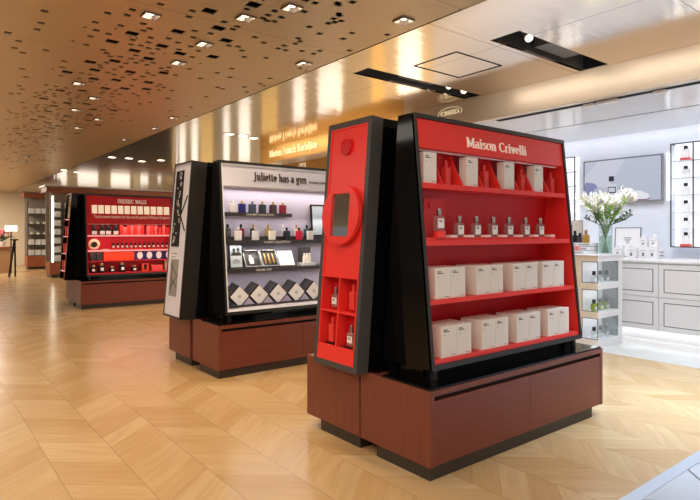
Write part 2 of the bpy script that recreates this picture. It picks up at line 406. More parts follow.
def serif_text(text, height, depth, T, width=None, thick=.125, thin=.05):
    """contrasted serif letters, x to the right and z up in the frame T, facing -y; returns the builder"""
    mb = MB(T); adv = sum(GL[c][0] for c in text) + .04 * len(text)
    sx = height if width is None else width / adv
    pen = 0.0
    def seg(a, b, wa):
        a = Vector((a[0], a[1])); b = Vector((b[0], b[1])); d = b - a
        if d.length < 1e-5: return
        u = d.normalized(); n = Vector((-u.y, u.x)); w = (thin + (thick - thin) * abs(u.y) ** 1.5) / 2
        a2 = a - u * .015; b2 = b + u * .015
        pts = [a2 + n * w, a2 - n * w, b2 - n * w, b2 + n * w]
        mb.prism([((pen + p.x) * sx, p.y * height) for p in pts], 'y', -depth, 0)
    for c in text:
        wdt, strokes, serifs = GL[c]
        for st in strokes:
            for a, b in zip(st, st[1:]): seg(a, b, 0)
        for x0, y, x1 in serifs:
            mb.prism([((pen + x0) * sx, (y - .03) * height), ((pen + x1) * sx, (y - .03) * height), ((pen + x1) * sx, (y + .03) * height), ((pen + x0) * sx, (y + .03) * height)], 'y', -depth, 0)
        pen += wdt + .04
    return mb
def serif_words(text, height, depth, T, width, m, parent, name, thick=.125, thin=.05):
    """one mesh per word of a raised serif line"""
    def adv(s): return sum(GL[c][0] for c in s) + .04 * len(s)
    k = width / adv(text); pen = 0.0
    for w in text.split(' '):
        serif_text(w, height, depth, T @ Matrix.Translation((pen * k, 0, 0)), adv(w) * k, thick, thin).build(name, m, parent); pen += adv(w + ' ')
def sans_text(text, height, depth, T, width=None, bold=0.0):
    cu = bpy.data.curves.new('tmp', 'FONT'); cu.body = text; cu.size = 1.0; cu.extrude = 0.5; cu.offset = bold; cu.resolution_u = 3
    ob = bpy.data.objects.new('tmp', cu); C.objects.link(ob)
    dg = bpy.context.evaluated_depsgraph_get(); me = bpy.data.meshes.new_from_object(ob.evaluated_get(dg))
    C.objects.unlink(ob); bpy.data.objects.remove(ob)
    mb = MB(T); xs = [v.co.x for v in me.vertices]; x0, x1 = min(xs), max(xs)
    sy = height / .73; sx = sy if width is None else width / (x1 - x0)
    mb._add([((v.co.x - x0) * sx, -depth * (v.co.z + 0.5), v.co.y * sy) for v in me.vertices], [tuple(p.vertices) for p in me.polygons])
    bpy.data.meshes.remove(me); return mb

# ================================================================== SETTING
struct(MB().box(-6, 1.16, -0.1, 5.25, 26, 0).build('floor', M_floor))
struct(MB().box(5.25, 1.16, -0.1, 9.5, 26, -0.0005).build('floor_marble', M_marble))
struct(MB().box(-6, -3, -0.1, 9.5, 1.10, 0).build('floor_stone', M_stone))
struct(MB().box(-6, 1.10, -0.1, 9.5, 1.16, 0.002).build('trim_1', M_steel))

# perforated bronze ceiling: a sheet with real square holes under a dark void
CELL = 0.0225; GX0, GX1, GY0, GY1 = 0.02, 2.84, 2.4, 24.8
nx = int(round((GX1 - GX0) / CELL)); ny = int(round((GY1 - GY0) / CELL))
hole = set(); big = []
for p in [(108.9,40),(113,59.4),(87.3,60.8),(93.2,68.7),(65.3,71),(91.4,77.7),(114.4,79),(102,87),(56.7,89.4),(79,89.4),(207,9),(214.3,26),(175.7,30),
          (129.8,31.8),(223.3,38),(160.4,44),(178.9,52),(130.7,49),(211.3,55.4),(146,57),(127.4,70.7),(161.3,71.6),(146.9,81),(145,88),(121.7,87.3),(252.7,2),
          (41.4,97.6),(52,105),(64,102),(83.6,103),(92,109),(45.6,110.6),(111.4,109.6),(40,116),(66,115.6),(61.6,120.4),(87.4,114.4),(86,120),(76,123.4),(31,119),
          (45,122),(56.4,125.4),(96,124.4),(50,127.6),(75,133),(46.4,132),(13,128),(17,133),(33,129),(43.6,135),(59.4,138.6),(51,147),(35,141.6),(41,150),
          (24,138),(8,141),(20,146),(30,155),(14,152),(5,158),(24,162),(40,160),(10,168)]:
    w = onZ(p[0], p[1], HB); i = int((w.x - GX0) / CELL); j = int((w.y - GY0) / CELL)
    big.append((i, j))
def ok(i, j): return 0 < i < nx - 1 and 0 < j < ny - 1
LAMPS = [(147, 13), (244.8, 15.3), (291.8, 6), (202, 41.8), (177, 61.5), (303, 61.7), (403.7, 18.5), (76, 82), (93, 97), (75, 109), (97, 118.5), (173, 117), (155, 127.5), (77, 127), (124, 139), (26, 156), (24, 161)]
lampc = []
for p in LAMPS:
    w = onZ(p[0], p[1], HB); i = int((w.x - GX0) / CELL); j = int((w.y - GY0) / CELL); lampc.append((i, j))
blocked = set((i + a, j + b) for i, j in lampc for a in range(-2, 5) for b in range(-2, 5))
for i, j in big:
    for a in range(4):
        for b in range(4):
            if ok(i + a, j + b) and (i + a, j + b) not in blocked: hole.add((i + a, j + b))
r2 = random.Random(11)
def density(x, y):
    d = 0.0022 + (0.004 if y < 5.2 and x > 0.6 else 0)
    for i, j in big:
        bx = GX0 + i * CELL; by = GY0 + j * CELL
        q = ((x - bx) / 0.22) ** 2 + ((y - by) / (0.22 + 0.02 * by)) ** 2
        if q < 4: d += 0.022 * math.exp(-q)
    return min(d, 0.045)
for j in range(2, ny - 2):
    for i in range(2, nx - 2):
        if r2.random() > density(GX0 + i * CELL, GY0 + j * CELL): continue
        if any((i + a, j + b) in hole or (i + a, j + b) in blocked for a in (-1, 0, 1, 2) for b in (-1, 0, 1, 2)): continue
        if r2.random() < 0.12: hole.add((i, j)); continue
        for a in (0, 1):
            for b in (0, 1):
                if ok(i + a, j + b): hole.add((i + a, j + b))
for i, j in lampc:
    for a in range(-1, 4):
        for b in range(-1, 4):
            if ok(i + a, j + b): hole.add((i + a, j + b))
for p in [(352.8,1),(288,9),(305,11),(315,3),(331,18),(339,14),(333.5,21),(311,26),(318,33),(299,37.5),(279,48),(306,0),(273,21),(263,18),(268,15),(339,3.6),(337.5,2),(340,13),(307,70)]:
    w = onZ(p[0], p[1], HB); i = int((w.x - GX0) / CELL); j = int((w.y - GY0) / CELL)
    for a in (0, 1):
        for b in (0, 1):
            if ok(i + a, j + b) and (i + a, j + b) not in blocked: hole.add((i + a, j + b))
pv = {}; vs = []; fs = []
def vid(i, j):
    k = (i, j)
    if k not in pv: pv[k] = len(vs); vs.append((GX0 + i * CELL, GY0 + j * CELL, HB))
    return pv[k]
for j in range(ny):
    for i in range(nx):
        if (i, j) not in hole: fs.append((vid(i, j), vid(i, j + 1), vid(i + 1, j + 1), vid(i + 1, j)))
base = Vector((0, 0, 0))
me = bpy.data.meshes.new('ceiling'); me.from_pydata(vs, [], fs); me.materials.append(M_bronzec); me.update()
co = bpy.data.objects.new('ceiling', me); C.objects.link(co); struct(co)
sm = co.modifiers.new('thickness', 'SOLIDIFY'); sm.thickness = 0.008; sm.offset = -1
if me.polygons[0].normal.z > 0: sm.offset = 1
sm.offset = 1 if me.polygons[0].normal.z > 0 else -1
struct(MB().box(-6, -3, HB, 0.02, 26, HB + 0.02).box(0.02, -3, HB, 2.84, 2.4, HB + 0.02).box(0.02, 24.8, HB, 2.84, 26, HB + 0.02).build('ceiling_panel', M_bronzec))
struct(MB().box(-6, -3, HB + 0.24, 9.5, 26, HB + 0.28).build('ceiling_slab', M_dark))
# polished bronze ceiling with the two lighting slots left open
def bz(mb, x0, y0, x1, y1): mb.box(x0, y0, HB - 0.004, x1, y1, HB + 0.016)
mb = MB()
SL1 = (3.45, 2.39, 4.80, 2.65); SL2 = (3.18, 3.76, 4.80, 3.98)
bz(mb, 2.84, -3, XF, SL1[1]); bz(mb, 2.84, SL1[1], SL1[0], SL1[3]); bz(mb, 2.84, SL1[3], XF, SL2[1])
bz(mb, 2.84, SL2[1], SL2[0], SL2[3]); bz(mb, 2.84, SL2[3], XF, 8.6); bz(mb, 2.84, 8.6, 9.5, 26)
struct(mb.build('ceiling_bronze', M_bronzem))
hatch = MB(); hatch.frame(3.45, 2.98, 4.05, 3.47, 0.012, 0, 0.003, T=TR((0, 0, HB - 0.0075), (1, 0, 0), (0, 0, 1), (0, 1, 0)))
tag(hatch.build('access_hatch', M_dark), 'thin dark outline of an access hatch in the polished bronze ceiling', 'hatch')
# slots: recessed dark troughs
def slot(q, label, spots):
    x0, y0, x1, y1 = q
    t = thing('lighting_slot', label, 'recessed light', ((x0 + x1) / 2, (y0 + y1) / 2, HB), 'recessed lighting slots in the bronze ceiling')
    m = MB(); m.box(x0, y0, HB + 0.15, x1, y1, HB + 0.17)
    m.box(x0, y0 - 0.012, HB + 0.016, x1, y0, HB + 0.17); m.box(x0, y1, HB + 0.016, x1, y1 + 0.012, HB + 0.17)
    m.box(x0 - 0.012, y0, HB + 0.016, x0, y1, HB + 0.17)
    m.build('trough', M_trough, t)
    for sx, aim in spots:
        c = Vector((sx, (y0 + y1) / 2, HB + 0.06)); a = (Vector(aim) - c).normalized()
        h = MB().bar(c - a * 0.05, c + a * 0.035, 0.036, 16).build('spot_head', M_grey, t)
        MB().bar(c + a * 0.036, c + a * 0.040, 0.03, 16).build('lens', M_lens, h)
        spot('slot_spot', c + a * 0.05, 20, NEUT, 80, 0.7, aim)
    g = MB().box(x0 + 0.55, y0 + 0.02, HB + 0.05, x0 + 1.0, y1 - 0.02, HB + 0.14).build('gear_box', M_grey, t)
slot(SL1, 'dark rectangular lighting slot nearest the front in the polished bronze ceiling', [(3.75, (2.6, 1.2, 0.9))])
slot(SL2, 'dark lighting slot with two white spots above the red perfume stand', [(4.35, (3.0, 1.7, 1.0)), (4.6, (3.2, 3.0, 0.6))])

# downlights
lamp_t = thing('downlight', 'x', 'downlight', (0, 0, 0)); d = 0.055
m = MB(); m.frame(-d, -d, d, d, 0.008, 0, 0.055, T=TR((0, 0, 0), (1, 0, 0), (0, 0, 1), (0, 1, 0))); m.build('housing', M_cap, lamp_t)
m = MB(); m.lathe([(0.020, 0.018), (0.036, 0.028), (0.036, 0.05)], n=16); m.build('bulb', M_lamp, lamp_t)
m = MB(); m.box(-d + .008, -d + .008, 0.052, d - .008, d - .008, 0.056); m.build('backing', M_dark, lamp_t)
LP = Proto(lamp_t)
for k, (i, j) in enumerate(lampc):
    x = GX0 + (i + 1.5) * CELL; y = GY0 + (j + 1.5) * CELL
    LP.place((x, y, HB - 0.012), 'small square glowing downlight among the holes of the perforated bronze ceiling', 'square downlights in the perforated ceiling')
    if k < 12: spot('downlight_beam', (x, y, HB - 0.02), 34, WARM, 100, 0.5, (x, y, 0), 0.03)
rl = thing('round_downlight', 'x', 'downlight', (0, 0, 0))
MB().lathe([(0.09, 0), (0.09, 0.004), (0.07, 0.004)], n=20).build('ring', M_gold, rl); MB().lathe([(0.068, -0.001), (0.068, 0.0045)], n=20).build('bulb', M_lamp, rl)
RP = Proto(rl)
for px, py in [(229.4, 133.6), (243, 135), (253.6, 137.7), (161, 160), (129, 158), (112, 157), (77, 172), (142, 161), (64, 170)]:
    w = onZ(px, py, HB); RP.place((w.x, w.y, HB - 0.009), 'round glowing downlight in the polished bronze ceiling towards the back', 'round downlights in the bronze ceiling')
    spot('round_downlight_beam', (w.x, w.y, HB - 0.02), 40, WARM, 100, 0.5, (w.x, w.y, 0), 0.05)

# fascia band, boutique room
struct(MB().box(XF, -3, HW, XF + 0.06, 8.6, HB + 0.016).box(XF, 8.54, HW, 9.5, 8.6, HB - 0.004).build('trim_3', M_fascia))
struct(MB().box(XF - 0.003, 5.0, HW, XF - 0.0001, 8.6, HB - 0.005).build('trim_7', M_goldf))
struct(MB().box(XF + 0.06, -3, HW, 6.83, 8.54, HW + 0.05).build('ceiling_boutique', M_wceil))
k_ = 0
for ya_ in (6.9, 7.9, 9.2, 10.6, 11.8, 13.2, 14.4, 15.5, 16.6, 17.6, 18.6, 19.8, 21.2):
    struct(MB().box(7.02, ya_, 0.35, 7.05, ya_ + (0.55, 0.3, 0.8, 0.4, 0.7)[k_ % 5], 2.15).build('added_glow_panel', (M_panelw, M_panelg, M_panelw)[k_ % 3])); k_ += 1  # glowing panels added to show up as reflections in the bronze ceiling
for xa_ in (-4.6, -2.6, 3.9, 5.0, 6.2, 7.6): struct(MB().box(xa_, 22.96, 0.3, xa_ + 0.7, 22.999, 2.2).build('added_glow_panel', M_panelw))  # more added glow for the reflections, along the back wall
struct(MB().box(6.83, -3, HW + 0.16, 7.15, 8.54, HW + 0.2).build('ceiling_cove', M_white))
struct(MB().box(6.80, -3, HW + 0.08, 6.83, 8.54, HW + 0.16).build('trim_4', M_white))
struct(MB().box(6.845, -3, HW + 0.10, 6.875, 8.5, HW + 0.12).build('trim_5', M_cove))
struct(MB().box(7.05, -3, 0, 7.15, 6.6, HW + 0.2).build('wall_right', M_wall))
struct(MB().box(7.05, 6.6, 0, 7.15, 26, HB).build('wall_right_gold', M_cream))
struct(MB().box(-6, 23, 0, 9.5, 23.15, HB).build('wall_back', M_cream))
struct(MB().box(5.79, -3, HW - 0.003, 5.80, 8.5, HW).build('trim_6', M_grey))
# ceiling track
t = thing('ceiling_track', 'long narrow dark lighting track set in the glossy white boutique ceiling', 'track light', (4.92, 2.0, HW))
MB().box(4.90, -1.0, HW - 0.006, 4.96, yat(498, 4.93), HW - 0.0005).build('rail', M_dark, t)
for px in (660, 613, 589, 602):
    y = onX(px, 95, 4.93).y; MB().box(4.905, y - 0.05, HW - 0.03, 4.955, y + 0.05, HW - 0.006, b=0.005).build('spot_head', M_white, t)
    spot('track_spot', (4.93, y, HW - 0.04), 13, COOL, 95, 0.8, (6.3, y + 0.4, 0.45))

# fascia signs (facing the aisle, reading along -y)
def facing_left(x, y, z): return TR((x, y, z), (0, -1, 0), (1, 0, 0), (0, 0, 1))
def on_fascia(px0, px1, py0): return onX(px0, py0, XF), onX(px1, py0, XF)
y0 = yat(270, XF); y1 = yat(318, XF)
z0 = onX(270, 158.6, XF).z
tag(serif_text('Maison Francis Kurkdjian', 0.11, 0.012, facing_left(XF - 0.0032, y0, HW + 0.085), width=y0 - y1, thick=.15, thin=.07).build('fascia_sign', M_goldtxt), 'cream serif shop name in a single line on the bronze fascia behind the lilac stand', 'sign')
y0 = yat(441, XF); y1 = yat(459, XF)
ct = thing('emblem_sign', 'cream outlined shop emblem with capital letters inside an oval on the bronze fascia', 'sign', (XF, (y0 + y1) / 2, HW + 0.08))
zc = onX(451, 112.5, XF).z
sans_text('CREED', 0.05, 0.01, facing_left(XF - 0.001, y0, zc - 0.022), width=y0 - y1).build('lettering', M_goldtxt, ct)
m = MB(); T = facing_left(XF - 0.004, (y0 + y1) / 2, zc)
pts = [((y0 - y1) * 0.66 * math.cos(a), 0.062 * math.sin(a)) for a in [2 * PI * k / 40 - 0.5 for k in range(34)]]
for a, b in zip(pts, pts[1:]): m.bar(T @ Vector((a[0], 0, a[1])), T @ Vector((b[0], 0, b[1])), 0.0035, 6)
m.build('ring', M_goldtxt, ct)

# ================================================================== GONDOLAS
def tilt(dx, dy):
    """frame of the leaning front: x along the shelf, y into the stand, z up the slope, origin at the lower left frame corner"""
    L = math.hypot(1.275, 0.128)
    return TR((1.978 + dx, 1.862 + dy, 0.48), (1, 0, 0), (0, 1.275 / L, -0.128 / L), (0, 0.128 / L, 1.275 / L)), L
FW_ = 1.374     # frame width
def yfront(z, dy): return 1.862 + dy + (z - 0.48) * 0.1004
def gondola(dx, dy, label, back_m, lin_m, header_m, hz, shelves, led=0.0):
    ox, oy = dx, dy
    g = thing('perfume_gondola', label, 'display stand', (1.876 + dx + 0.789, 2.03 + dy, 0), 'perfume gondolas in a row')
    X0, X1, Y0, Y1 = 1.876 + dx, 3.454 + dx, 1.777 + dy, 2.281 + dy
    MB().box(X0 + 0.01, Y0 + 0.012, 0, X1 - 0.11, Y1 - 0.12, 0.066).build('plinth', M_plinth, g)
    m = MB().box(X0, Y0, 0.064, X0 + 0.028, Y1, 0.418).box(X1 - 0.028, Y0, 0.064, X1, Y1, 0.418).box(X0 + 0.028, Y0 + 0.03, 0.064, X1 - 0.028, Y1, 0.40)
    m.box(X0 + 0.028, Y0, 0.39, X1 - 0.028, Y0 + 0.05, 0.418); cb = m.build('base_cabinet', M_woodv, g)
    xm = (X0 + X1) / 2
    MB().box(X0 + 0.03, Y0 + 0.002, 0.066, xm - 0.0015, Y0 + 0.03, 0.368).build('drawer', M_woodh, g)
    MB().box(xm + 0.0015, Y0 + 0.002, 0.066, X1 - 0.03, Y0 + 0.03, 0.368).build('drawer', M_woodh, g)
    MB().box(X0 + 0.03, Y0 + 0.024, 0.368, X1 - 0.03, Y0 + 0.03, 0.39).build('grip_groove', M_dark, g)
    MB().box(X0 + 0.004, Y0 + 0.006, 0.418, X1 - 0.012, Y0 + 0.335, 0.428).build('glass_top', M_gloss, g)
    XL, XR = 1.978 + dx, 3.352 + dx
    yb0, yb1 = 2.215 + dy, 2.10 + dy
    # foot
    MB().box(XL + 0.01, yfront(0.48, dy) + 0.07, 0.4285, XR - 0.01, 2.10 + dy, 0.482).box(XL + 0.01, 2.12 + dy, 0.4185, XR - 0.01, 2.21 + dy, 0.482).build('foot', M_gloss, g)
    for x in (XL + 0.035, XR - 0.06): MB().box(x, yfront(0.48, dy) + 0.02, 0.428, x + 0.025, yfront(0.48, dy) + 0.045, 0.482).build('front_post', M_frame, g)
    # body: two side cheeks, back
    zt = 1.755
    side = [(yfront(0.48, dy), 0.48), (yb0, 0.48), (yb1, zt), (yfront(zt, dy), zt)]
    m = MB().prism(side, 'x', XL, XL + 0.014).prism(side, 'x', XR - 0.014, XR)
    m.prism([(2.185 + dy, 0.48), (yb0, 0.48), (yb1, zt), (2.185 - 0.105 + dy, zt)], 'x', XL + 0.014, XR - 0.014)
    m.box(XL + 0.014, yfront(zt, dy) + 0.005, zt - 0.014, XR - 0.014, yb1, zt)
    m.box(XL + 0.014, yfront(0.48, dy) + 0.005, 0.48, XR - 0.014, yb0 - 0.03, 0.498)
    m.build('body', M_gloss, g)
    T, L = tilt(dx, dy)
    MB().frame(0, 0, FW_, L, 0.017, -0.006, 0.012, T=T, tb=0.026, tt=0.022).build('front_frame', M_frame, g)
    # lining
    zf = 0.512; zl = zt - 0.022
    li = [(yfront(zf, dy) + 0.004, zf), (2.165 + dy, zf), (2.165 - 0.100 + dy, zl), (yfront(zl, dy) + 0.004, zl)]
    MB().prism(li, 'x', XL + 0.0145, XL + 0.026).build('side_lining', lin_m, g); MB().prism(li, 'x', XR - 0.026, XR - 0.0145).build('side_lining', lin_m, g)
    MB().prism([(2.165 + dy, 0.50), (2.182 + dy, 0.50), (2.082 + dy, zl), (2.065 + dy, zl)], 'x', XL + 0.02, XR - 0.02).build('back_panel', back_m, g)
    m = MB().prism([(yfront(0.50, dy) + 0.006, 0.499), (2.17 + dy, 0.499), (2.17 + dy, 0.527), (yfront(0.527, dy) + 0.006, 0.527)], 'x', XL + 0.0262, XR - 0.0262); m.build('shelf', lin_m, g)
    # header
    MB().box(XL + 0.05, yfront(hz, dy) + 0.036, hz - 0.010, XR - 0.05, yfront(hz, dy) + 0.046, hz - 0.0045).build('led_strip', M_white, g)
    if led: area('shelf_led', ((XL + XR) / 2, yfront(hz, dy) + 0.04, hz - 0.014), (1.25, 0.012), led, NEUT, (math.radians(-4), 0, 0))
    v0 = (hz - 0.48) / 1.275 * L; v1 = L - 0.023
    MB().box(0.0175, 0.004, v0, FW_ - 0.0175, 0.024, v1, T=T).build('header_panel', header_m, g)
    MB().box(XL + 0.027, yfront(hz, dy) + 0.03, hz - 0.004, XR - 0.027, 2.085 + dy, hz + 0.01).build('header_soffit', lin_m, g)
    for (z0, z1, x0, x1, inset, sm) in shelves:
        ybk = 2.16 + dy - (z0 - 0.5) * 0.0816
        xa = XL + 0.0262 if x0 is None else x0; xb = XR - 0.0262 if x1 is None else x1
        MB().prism([(yfront(z0, dy) + inset, z0), (ybk, z0), (ybk, z1), (yfront(z1, dy) + inset, z1)], 'x', xa, xb).build('shelf', sm, g)
    return g, T, L
def end_unit(dx, dy, label, panel_m, ex=0.0, ey=0.0, niches=False):
    """the narrow leaning panel on its own base at the end of a gondola, facing -x"""
    X0, X1, Y0, Y1 = 1.876 + dx, 3.30 + dx, 2.293 + dy + ey, 2.79 + dy + ey
    g = thing('end_display', label, 'display stand', (X0 + 0.5, (Y0 + Y1) / 2, 0), 'end panels of the gondolas')
    MB().box(X0 + 0.012, Y0 + 0.004, 0, X1 - 0.05, Y1 - 0.13, 0.066).build('plinth', M_plinth, g)
    MB().box(X0, Y0, 0.064, X1, Y1, 0.418, b=0.002).build('base_cabinet', M_woodv, g)
    ys, ye = 2.224 + dy + ey, 2.611 + dy + ey; wd = ye - ys
    xb, xt = 1.80 + ex, 1.91 + ex; zb, zt = 0.4195, 1.772
    L = math.hypot(xt - xb, zt - zb); ux, uz = (xt - xb) / L, (zt - zb) / L
    T = TR((xb, ye, zb), (0, -1, 0), (uz, 0, -ux), (ux, 0, uz))      # x to the viewer's right, y into the panel, z up
    return g, T, L, wd
def end_body(g, dx, dy, ex, ey, th=0.078):
    ya, yb = 2.231 + dy + ey, 2.604 + dy + ey; ex2 = ex + th - .078
    MB().prism([(1.882 + ex2, 0.428), (3.2 + dx, 0.428), (3.1 + dx, 1.766), (1.990 + ex2, 1.766)], 'y', ya, yb).build('body', M_gloss, g)
    MB().box(1.884 + ex2, ya - 0.004, 0.4195, max(1.975 + dx, 1.9 + ex2), yb + 0.004, 0.470).build('foot', M_gloss, g)

# ------------------------------------------------------------------ small goods
def bottle(name, label, cat, w, d, h, cw, ch, glass_m, cap_m, label_m=None, lw=0.8, lz=(0.15, 0.7), ink=False, round_=False, neck=None):
    t = thing(name, label, cat, (0, 0, 0))
    if round_:
        r = w / 2; MB().lathe([(r * .95, 0), (r, 0.003), (r, h * .86), (r * .8, h * .97), (r * .35, h)], n=18).build('glass_body', glass_m, t, True)
    else: MB().box(-w / 2, -d / 2, 0, w / 2, d / 2, h, b=min(w, d) * .12).build('glass_body', glass_m, t)
    if neck: MB().lathe([(neck, h), (neck, h + .006)], n=14).build('collar', M_gold if cap_m is M_gold else M_cap, t)
    h2 = h + (0.006 if neck else 0)
    MB().lathe([(cw / 2 * .97, h2), (cw / 2, h2 + .002), (cw / 2, h2 + ch - .003), (cw / 2 * .93, h2 + ch)], n=16).build('cap', cap_m, t, True)
    if label_m is not None:
        l = MB().box(-w * lw / 2, -d / 2 - .0012, h * lz[0], w * lw / 2, -d / 2 - .0002, h * lz[1]).build('paper_label', label_m, t)
        if ink:
            m = MB()
            for k, (a, b) in enumerate(((-.32, .1), (-.32, .22))): m.box(w * lw * a, -d / 2 - .0018, h * (lz[1] - .14 - .09 * k), w * lw * b, -d / 2 - .0013, h * (lz[1] - .09 - .09 * k))
            m.build('print', M_ink, l)
    return Proto(t)
def carton(name, label, cat, w, d, h, m_, ink=True, ink_m=None, bevel=.0015):
    t = thing(name, label, cat, (0, 0, 0)); MB().box(-w / 2, 0, 0, w / 2, d, h, b=bevel).build('carton_body', m_, t)
    if ink:
        m = MB(); im = ink_m or M_ink
        for a, b, z, q in ((.12, .36, .86, .026), (.12, .50, .81, .026), (.12, .24, .70, .012), (.62, .9, .06, .014)):
            m.box(-w / 2 + w * a, -.0007, h * z, -w / 2 + w * b, -.0001, h * (z + q))
        m.build('print', im, t)
    return Proto(t)

# ================================================================== STAND ONE: coral red
SX, SY = 0.0, 0.0
g1, T1, L1 = gondola(0, 0, 'coral red shelf stand with black sides and red-brown drawers, closest of the three', M_redin, M_red, M_red, 1.583,
    [(1.377, 1.404, None, None, 0.004, M_red), (1.086, 1.113, None, None, 0.004, M_red), (0.794, 0.817, None, None, 0.004, M_red)])
def on_header(px, T, L, dy): return xat(px, 1.99 + dy)
xa, xb = 2.375, 2.93
v = (1.620 - 0.48) / 1.275 * L1
serif_words('Maison Crivelli', 0.052, 0.006, T1 @ Matrix.Translation((xa - 1.978, 0.0039, v)), xb - xa, M_letter, g1, 'header_word')
# tray on the bottle shelf, fins in the top row
MB().box(2.02, yfront(1.12, 0) + 0.02, 1.113, 3.19, 2.09, 1.127).build('bottle_tray', M_red, g1)
def fin(px):
    x = xat(px, 1.957); zt = 1.582
    MB().prism([(yfront(1.404, 0) + 0.006, 1.404), (2.084, 1.404), (2.07, zt), (2.055, zt)], 'x', x - 0.004, x + 0.004).build('fin', M_red, g1)
for px in (443.7, 463.5, 484, 501.6, 519.6, 534, 550): fin(px)
YT = 1.957
bx = carton('perfume_box', 'x', 'box', 0.094, 0.055, 0.160, M_carton)
names = ['beside the left edge', 'second from the left', 'third from the left', 'last before the right edge']
for k, (pa, pb) in enumerate(((421.5, 436), (463.8, 478), (502, 514), (531.5, 543))):
    x0 = max(xat(pa, YT + .03), 2.005); x1 = xat(pb, YT + .03)
    bx.place(((x0 + x1) / 2, YT + 0.02, 1.404), f'ivory perfume box standing between red fins on the top row, {names[k]}', 'ivory boxes on the top row')
rb = bottle('display_bottle', 'x', 'bottle', 0.040, 0.04, 0.10, 0.017, 0.035, M_redbot, M_redbot, None)
for k, px in enumerate((446.5, 484.7, 521.5, 551)):
    rb.place((xat(px, YT + .06) , YT + 0.065, 1.404), f'plain red bottle shape right of the {ordn(k)} ivory box on the top row', 'red bottle shapes on the top row')
# bottle shelf
pb_ = bottle('perfume_bottle', 'x', 'perfume bottle', 0.058, 0.028, 0.077, 0.026, 0.032, M_glassw, M_cap, M_paper, .78, (.2, .82), True, neck=.009)
YB = 1.965
pod = tag(MB().lathe([(0.033, 1.127), (0.033, 1.160)], xat(439, 1.945), 1.945, 24).build('podium', M_red), 'round red podium under the tester bottle at the left end of the bottle shelf', 'podium')
pb_.place((xat(439, 1.945), 1.945, 1.160), 'clear perfume bottle raised on a round red podium at the left end', 'clear bottles on the red shelf')
card = thing('display_plaque', 'square red plaque with a raised round seal behind the raised bottle', 'plaque', (xat(434, 2.05), 2.05, 1.127))
xc = xat(434.5, 2.05); MB().box(xc - .081, 2.05, 1.127, xc + .081, 2.056, 1.333).build('board', M_redsat, card)
xs_ = xat(430.5, 2.05); MB().disc(xs_, 1.298, .020, 2.044, 2.050).disc(xs_, 1.298, .014, 2.041, 2.044).build('seal', M_redsat, card)
at_ = thing('atomizer', 'slim silver atomizer standing at the far left of the bottle shelf', 'atomizer', (xat(428.6, 1.95), 1.95, 1.113))
x = 2.013; MB().lathe([(.008, 1.127), (.008, 1.185)], x, 1.962, 12).build('tube', M_cap, at_, True); MB().lathe([(.0085, 1.186), (.0085, 1.205)], x, 1.962, 12).build('cap', M_steel, at_, True)
bpx = (459, 476.1, 493, 508.6, 525.3, 539.8)
for k, px in enumerate(bpx): pb_.place((xat(px, YB), YB, 1.127), f'{ordn(k)} clear perfume bottle after the raised one on the red tray', 'clear bottles on the red shelf')
cardp = Proto(tag(MB().box(-.026, -.022, 0, .026, .022, .013, b=.001).build('scent_card_stack', M_pink), 'x', 'card'))
edges = [441.5] + list(bpx)
for k, px in enumerate((451, 468, 485, 501.5, 517.5, 533, 549.5)):
    cardp.place((xat(px, 1.945), 1.945, 1.127), f'stack of pale pink scent cards on the red tray, {ordn(k)} from the left', 'scent cards on the red tray')
# boxes in two rows
def block(rows, zf, Y, shelfname):
    bw = 0.158
    pr = carton('perfume_box', 'x', 'box', 0.116, 0.048, bw, M_carton); back = carton('perfume_box', 'x', 'box', 0.116, 0.048, bw, M_carton, ink=False)
    n = 0
    for gi, (a, b) in enumerate(rows):
        x0, x1 = xat(a, Y), xat(b, Y); w = (x1 - x0) / 2
        for s in (0, 1):
            xc = x0 + w * (s + .5); sc = (w - .0015) / 0.116
            o = pr.place((xc, Y, zf), f'{ordn(gi*2+s)} ivory front box from the left on the {shelfname} red shelf', 'ivory boxes on the lower red shelves'); o.scale = (sc, 1, 1)
            for r in (1, 2):
                o = back.place((xc, Y + .0495 * r, zf), f'{("middle" if r == 1 else "back")} row ivory box behind the {ordn(gi*2+s)} front box on the {shelfname} red shelf', 'ivory boxes on the lower red shelves'); o.scale = (sc, 1, 1)
block(((441.5, 471.5), (482, 508.5), (517, 540.5), (548, 569)), 0.527, 1.880, 'lowest')
block(((435.3, 465.5), (476.7, 503.3), (513, 537.7), (542.6, 564)), 0.817, 1.912, 'second lowest')

# end panel of stand one
e1, TE, LE, WD = end_unit(0, 0, 'coral red end panel with round mirror and four niches in a black frame', M_red)
end_body(e1, 0, 0, 0, 0)
MB().frame(0, 0, WD, LE, 0.030, -0.0005, 0.078, T=TE, tb=0.032, tt=0.034).box(0.03, 0.07, 0.032, WD - .03, 0.078, LE - .034, T=TE).build('slab_frame', M_slab, e1)
def vz(z): return (z - 0.4195) / (1.772 - 0.4195) * LE
nz0, nz1 = vz(0.535), vz(0.905)
MB().box(0.030, 0.004, nz1, WD - .03, 0.02, LE - .034, T=TE).box(0.030, 0.0, 0.032, WD - .03, 0.02, nz0, T=TE).box(0.030, 0.001, nz0, 0.041, 0.07, nz1, T=TE).box(WD - .041, 0.001, nz0, WD - .03, 0.07, nz1, T=TE).build('front_panel', M_red, e1)
m = MB().frame(0.030, nz1, WD - .03, LE - .034, 0.008, -0.001, 0.004, T=TE); m.build('panel_rim', M_red, e1)
MB().box(0.041, 0.062, nz0, WD - .041, 0.069, nz1, T=TE).build('niche_back', M_redin, e1)
zm = (nz0 + nz1) / 2
MB().box(WD / 2 - .005, 0.002, nz0, WD / 2 + .005, 0.062, nz1, T=TE).build('niche_divider', M_red, e1)
MB().box(0.041, 0.002, zm - .006, WD / 2 - .005, 0.062, zm + .006, T=TE).build('niche_shelf', M_red, e1)
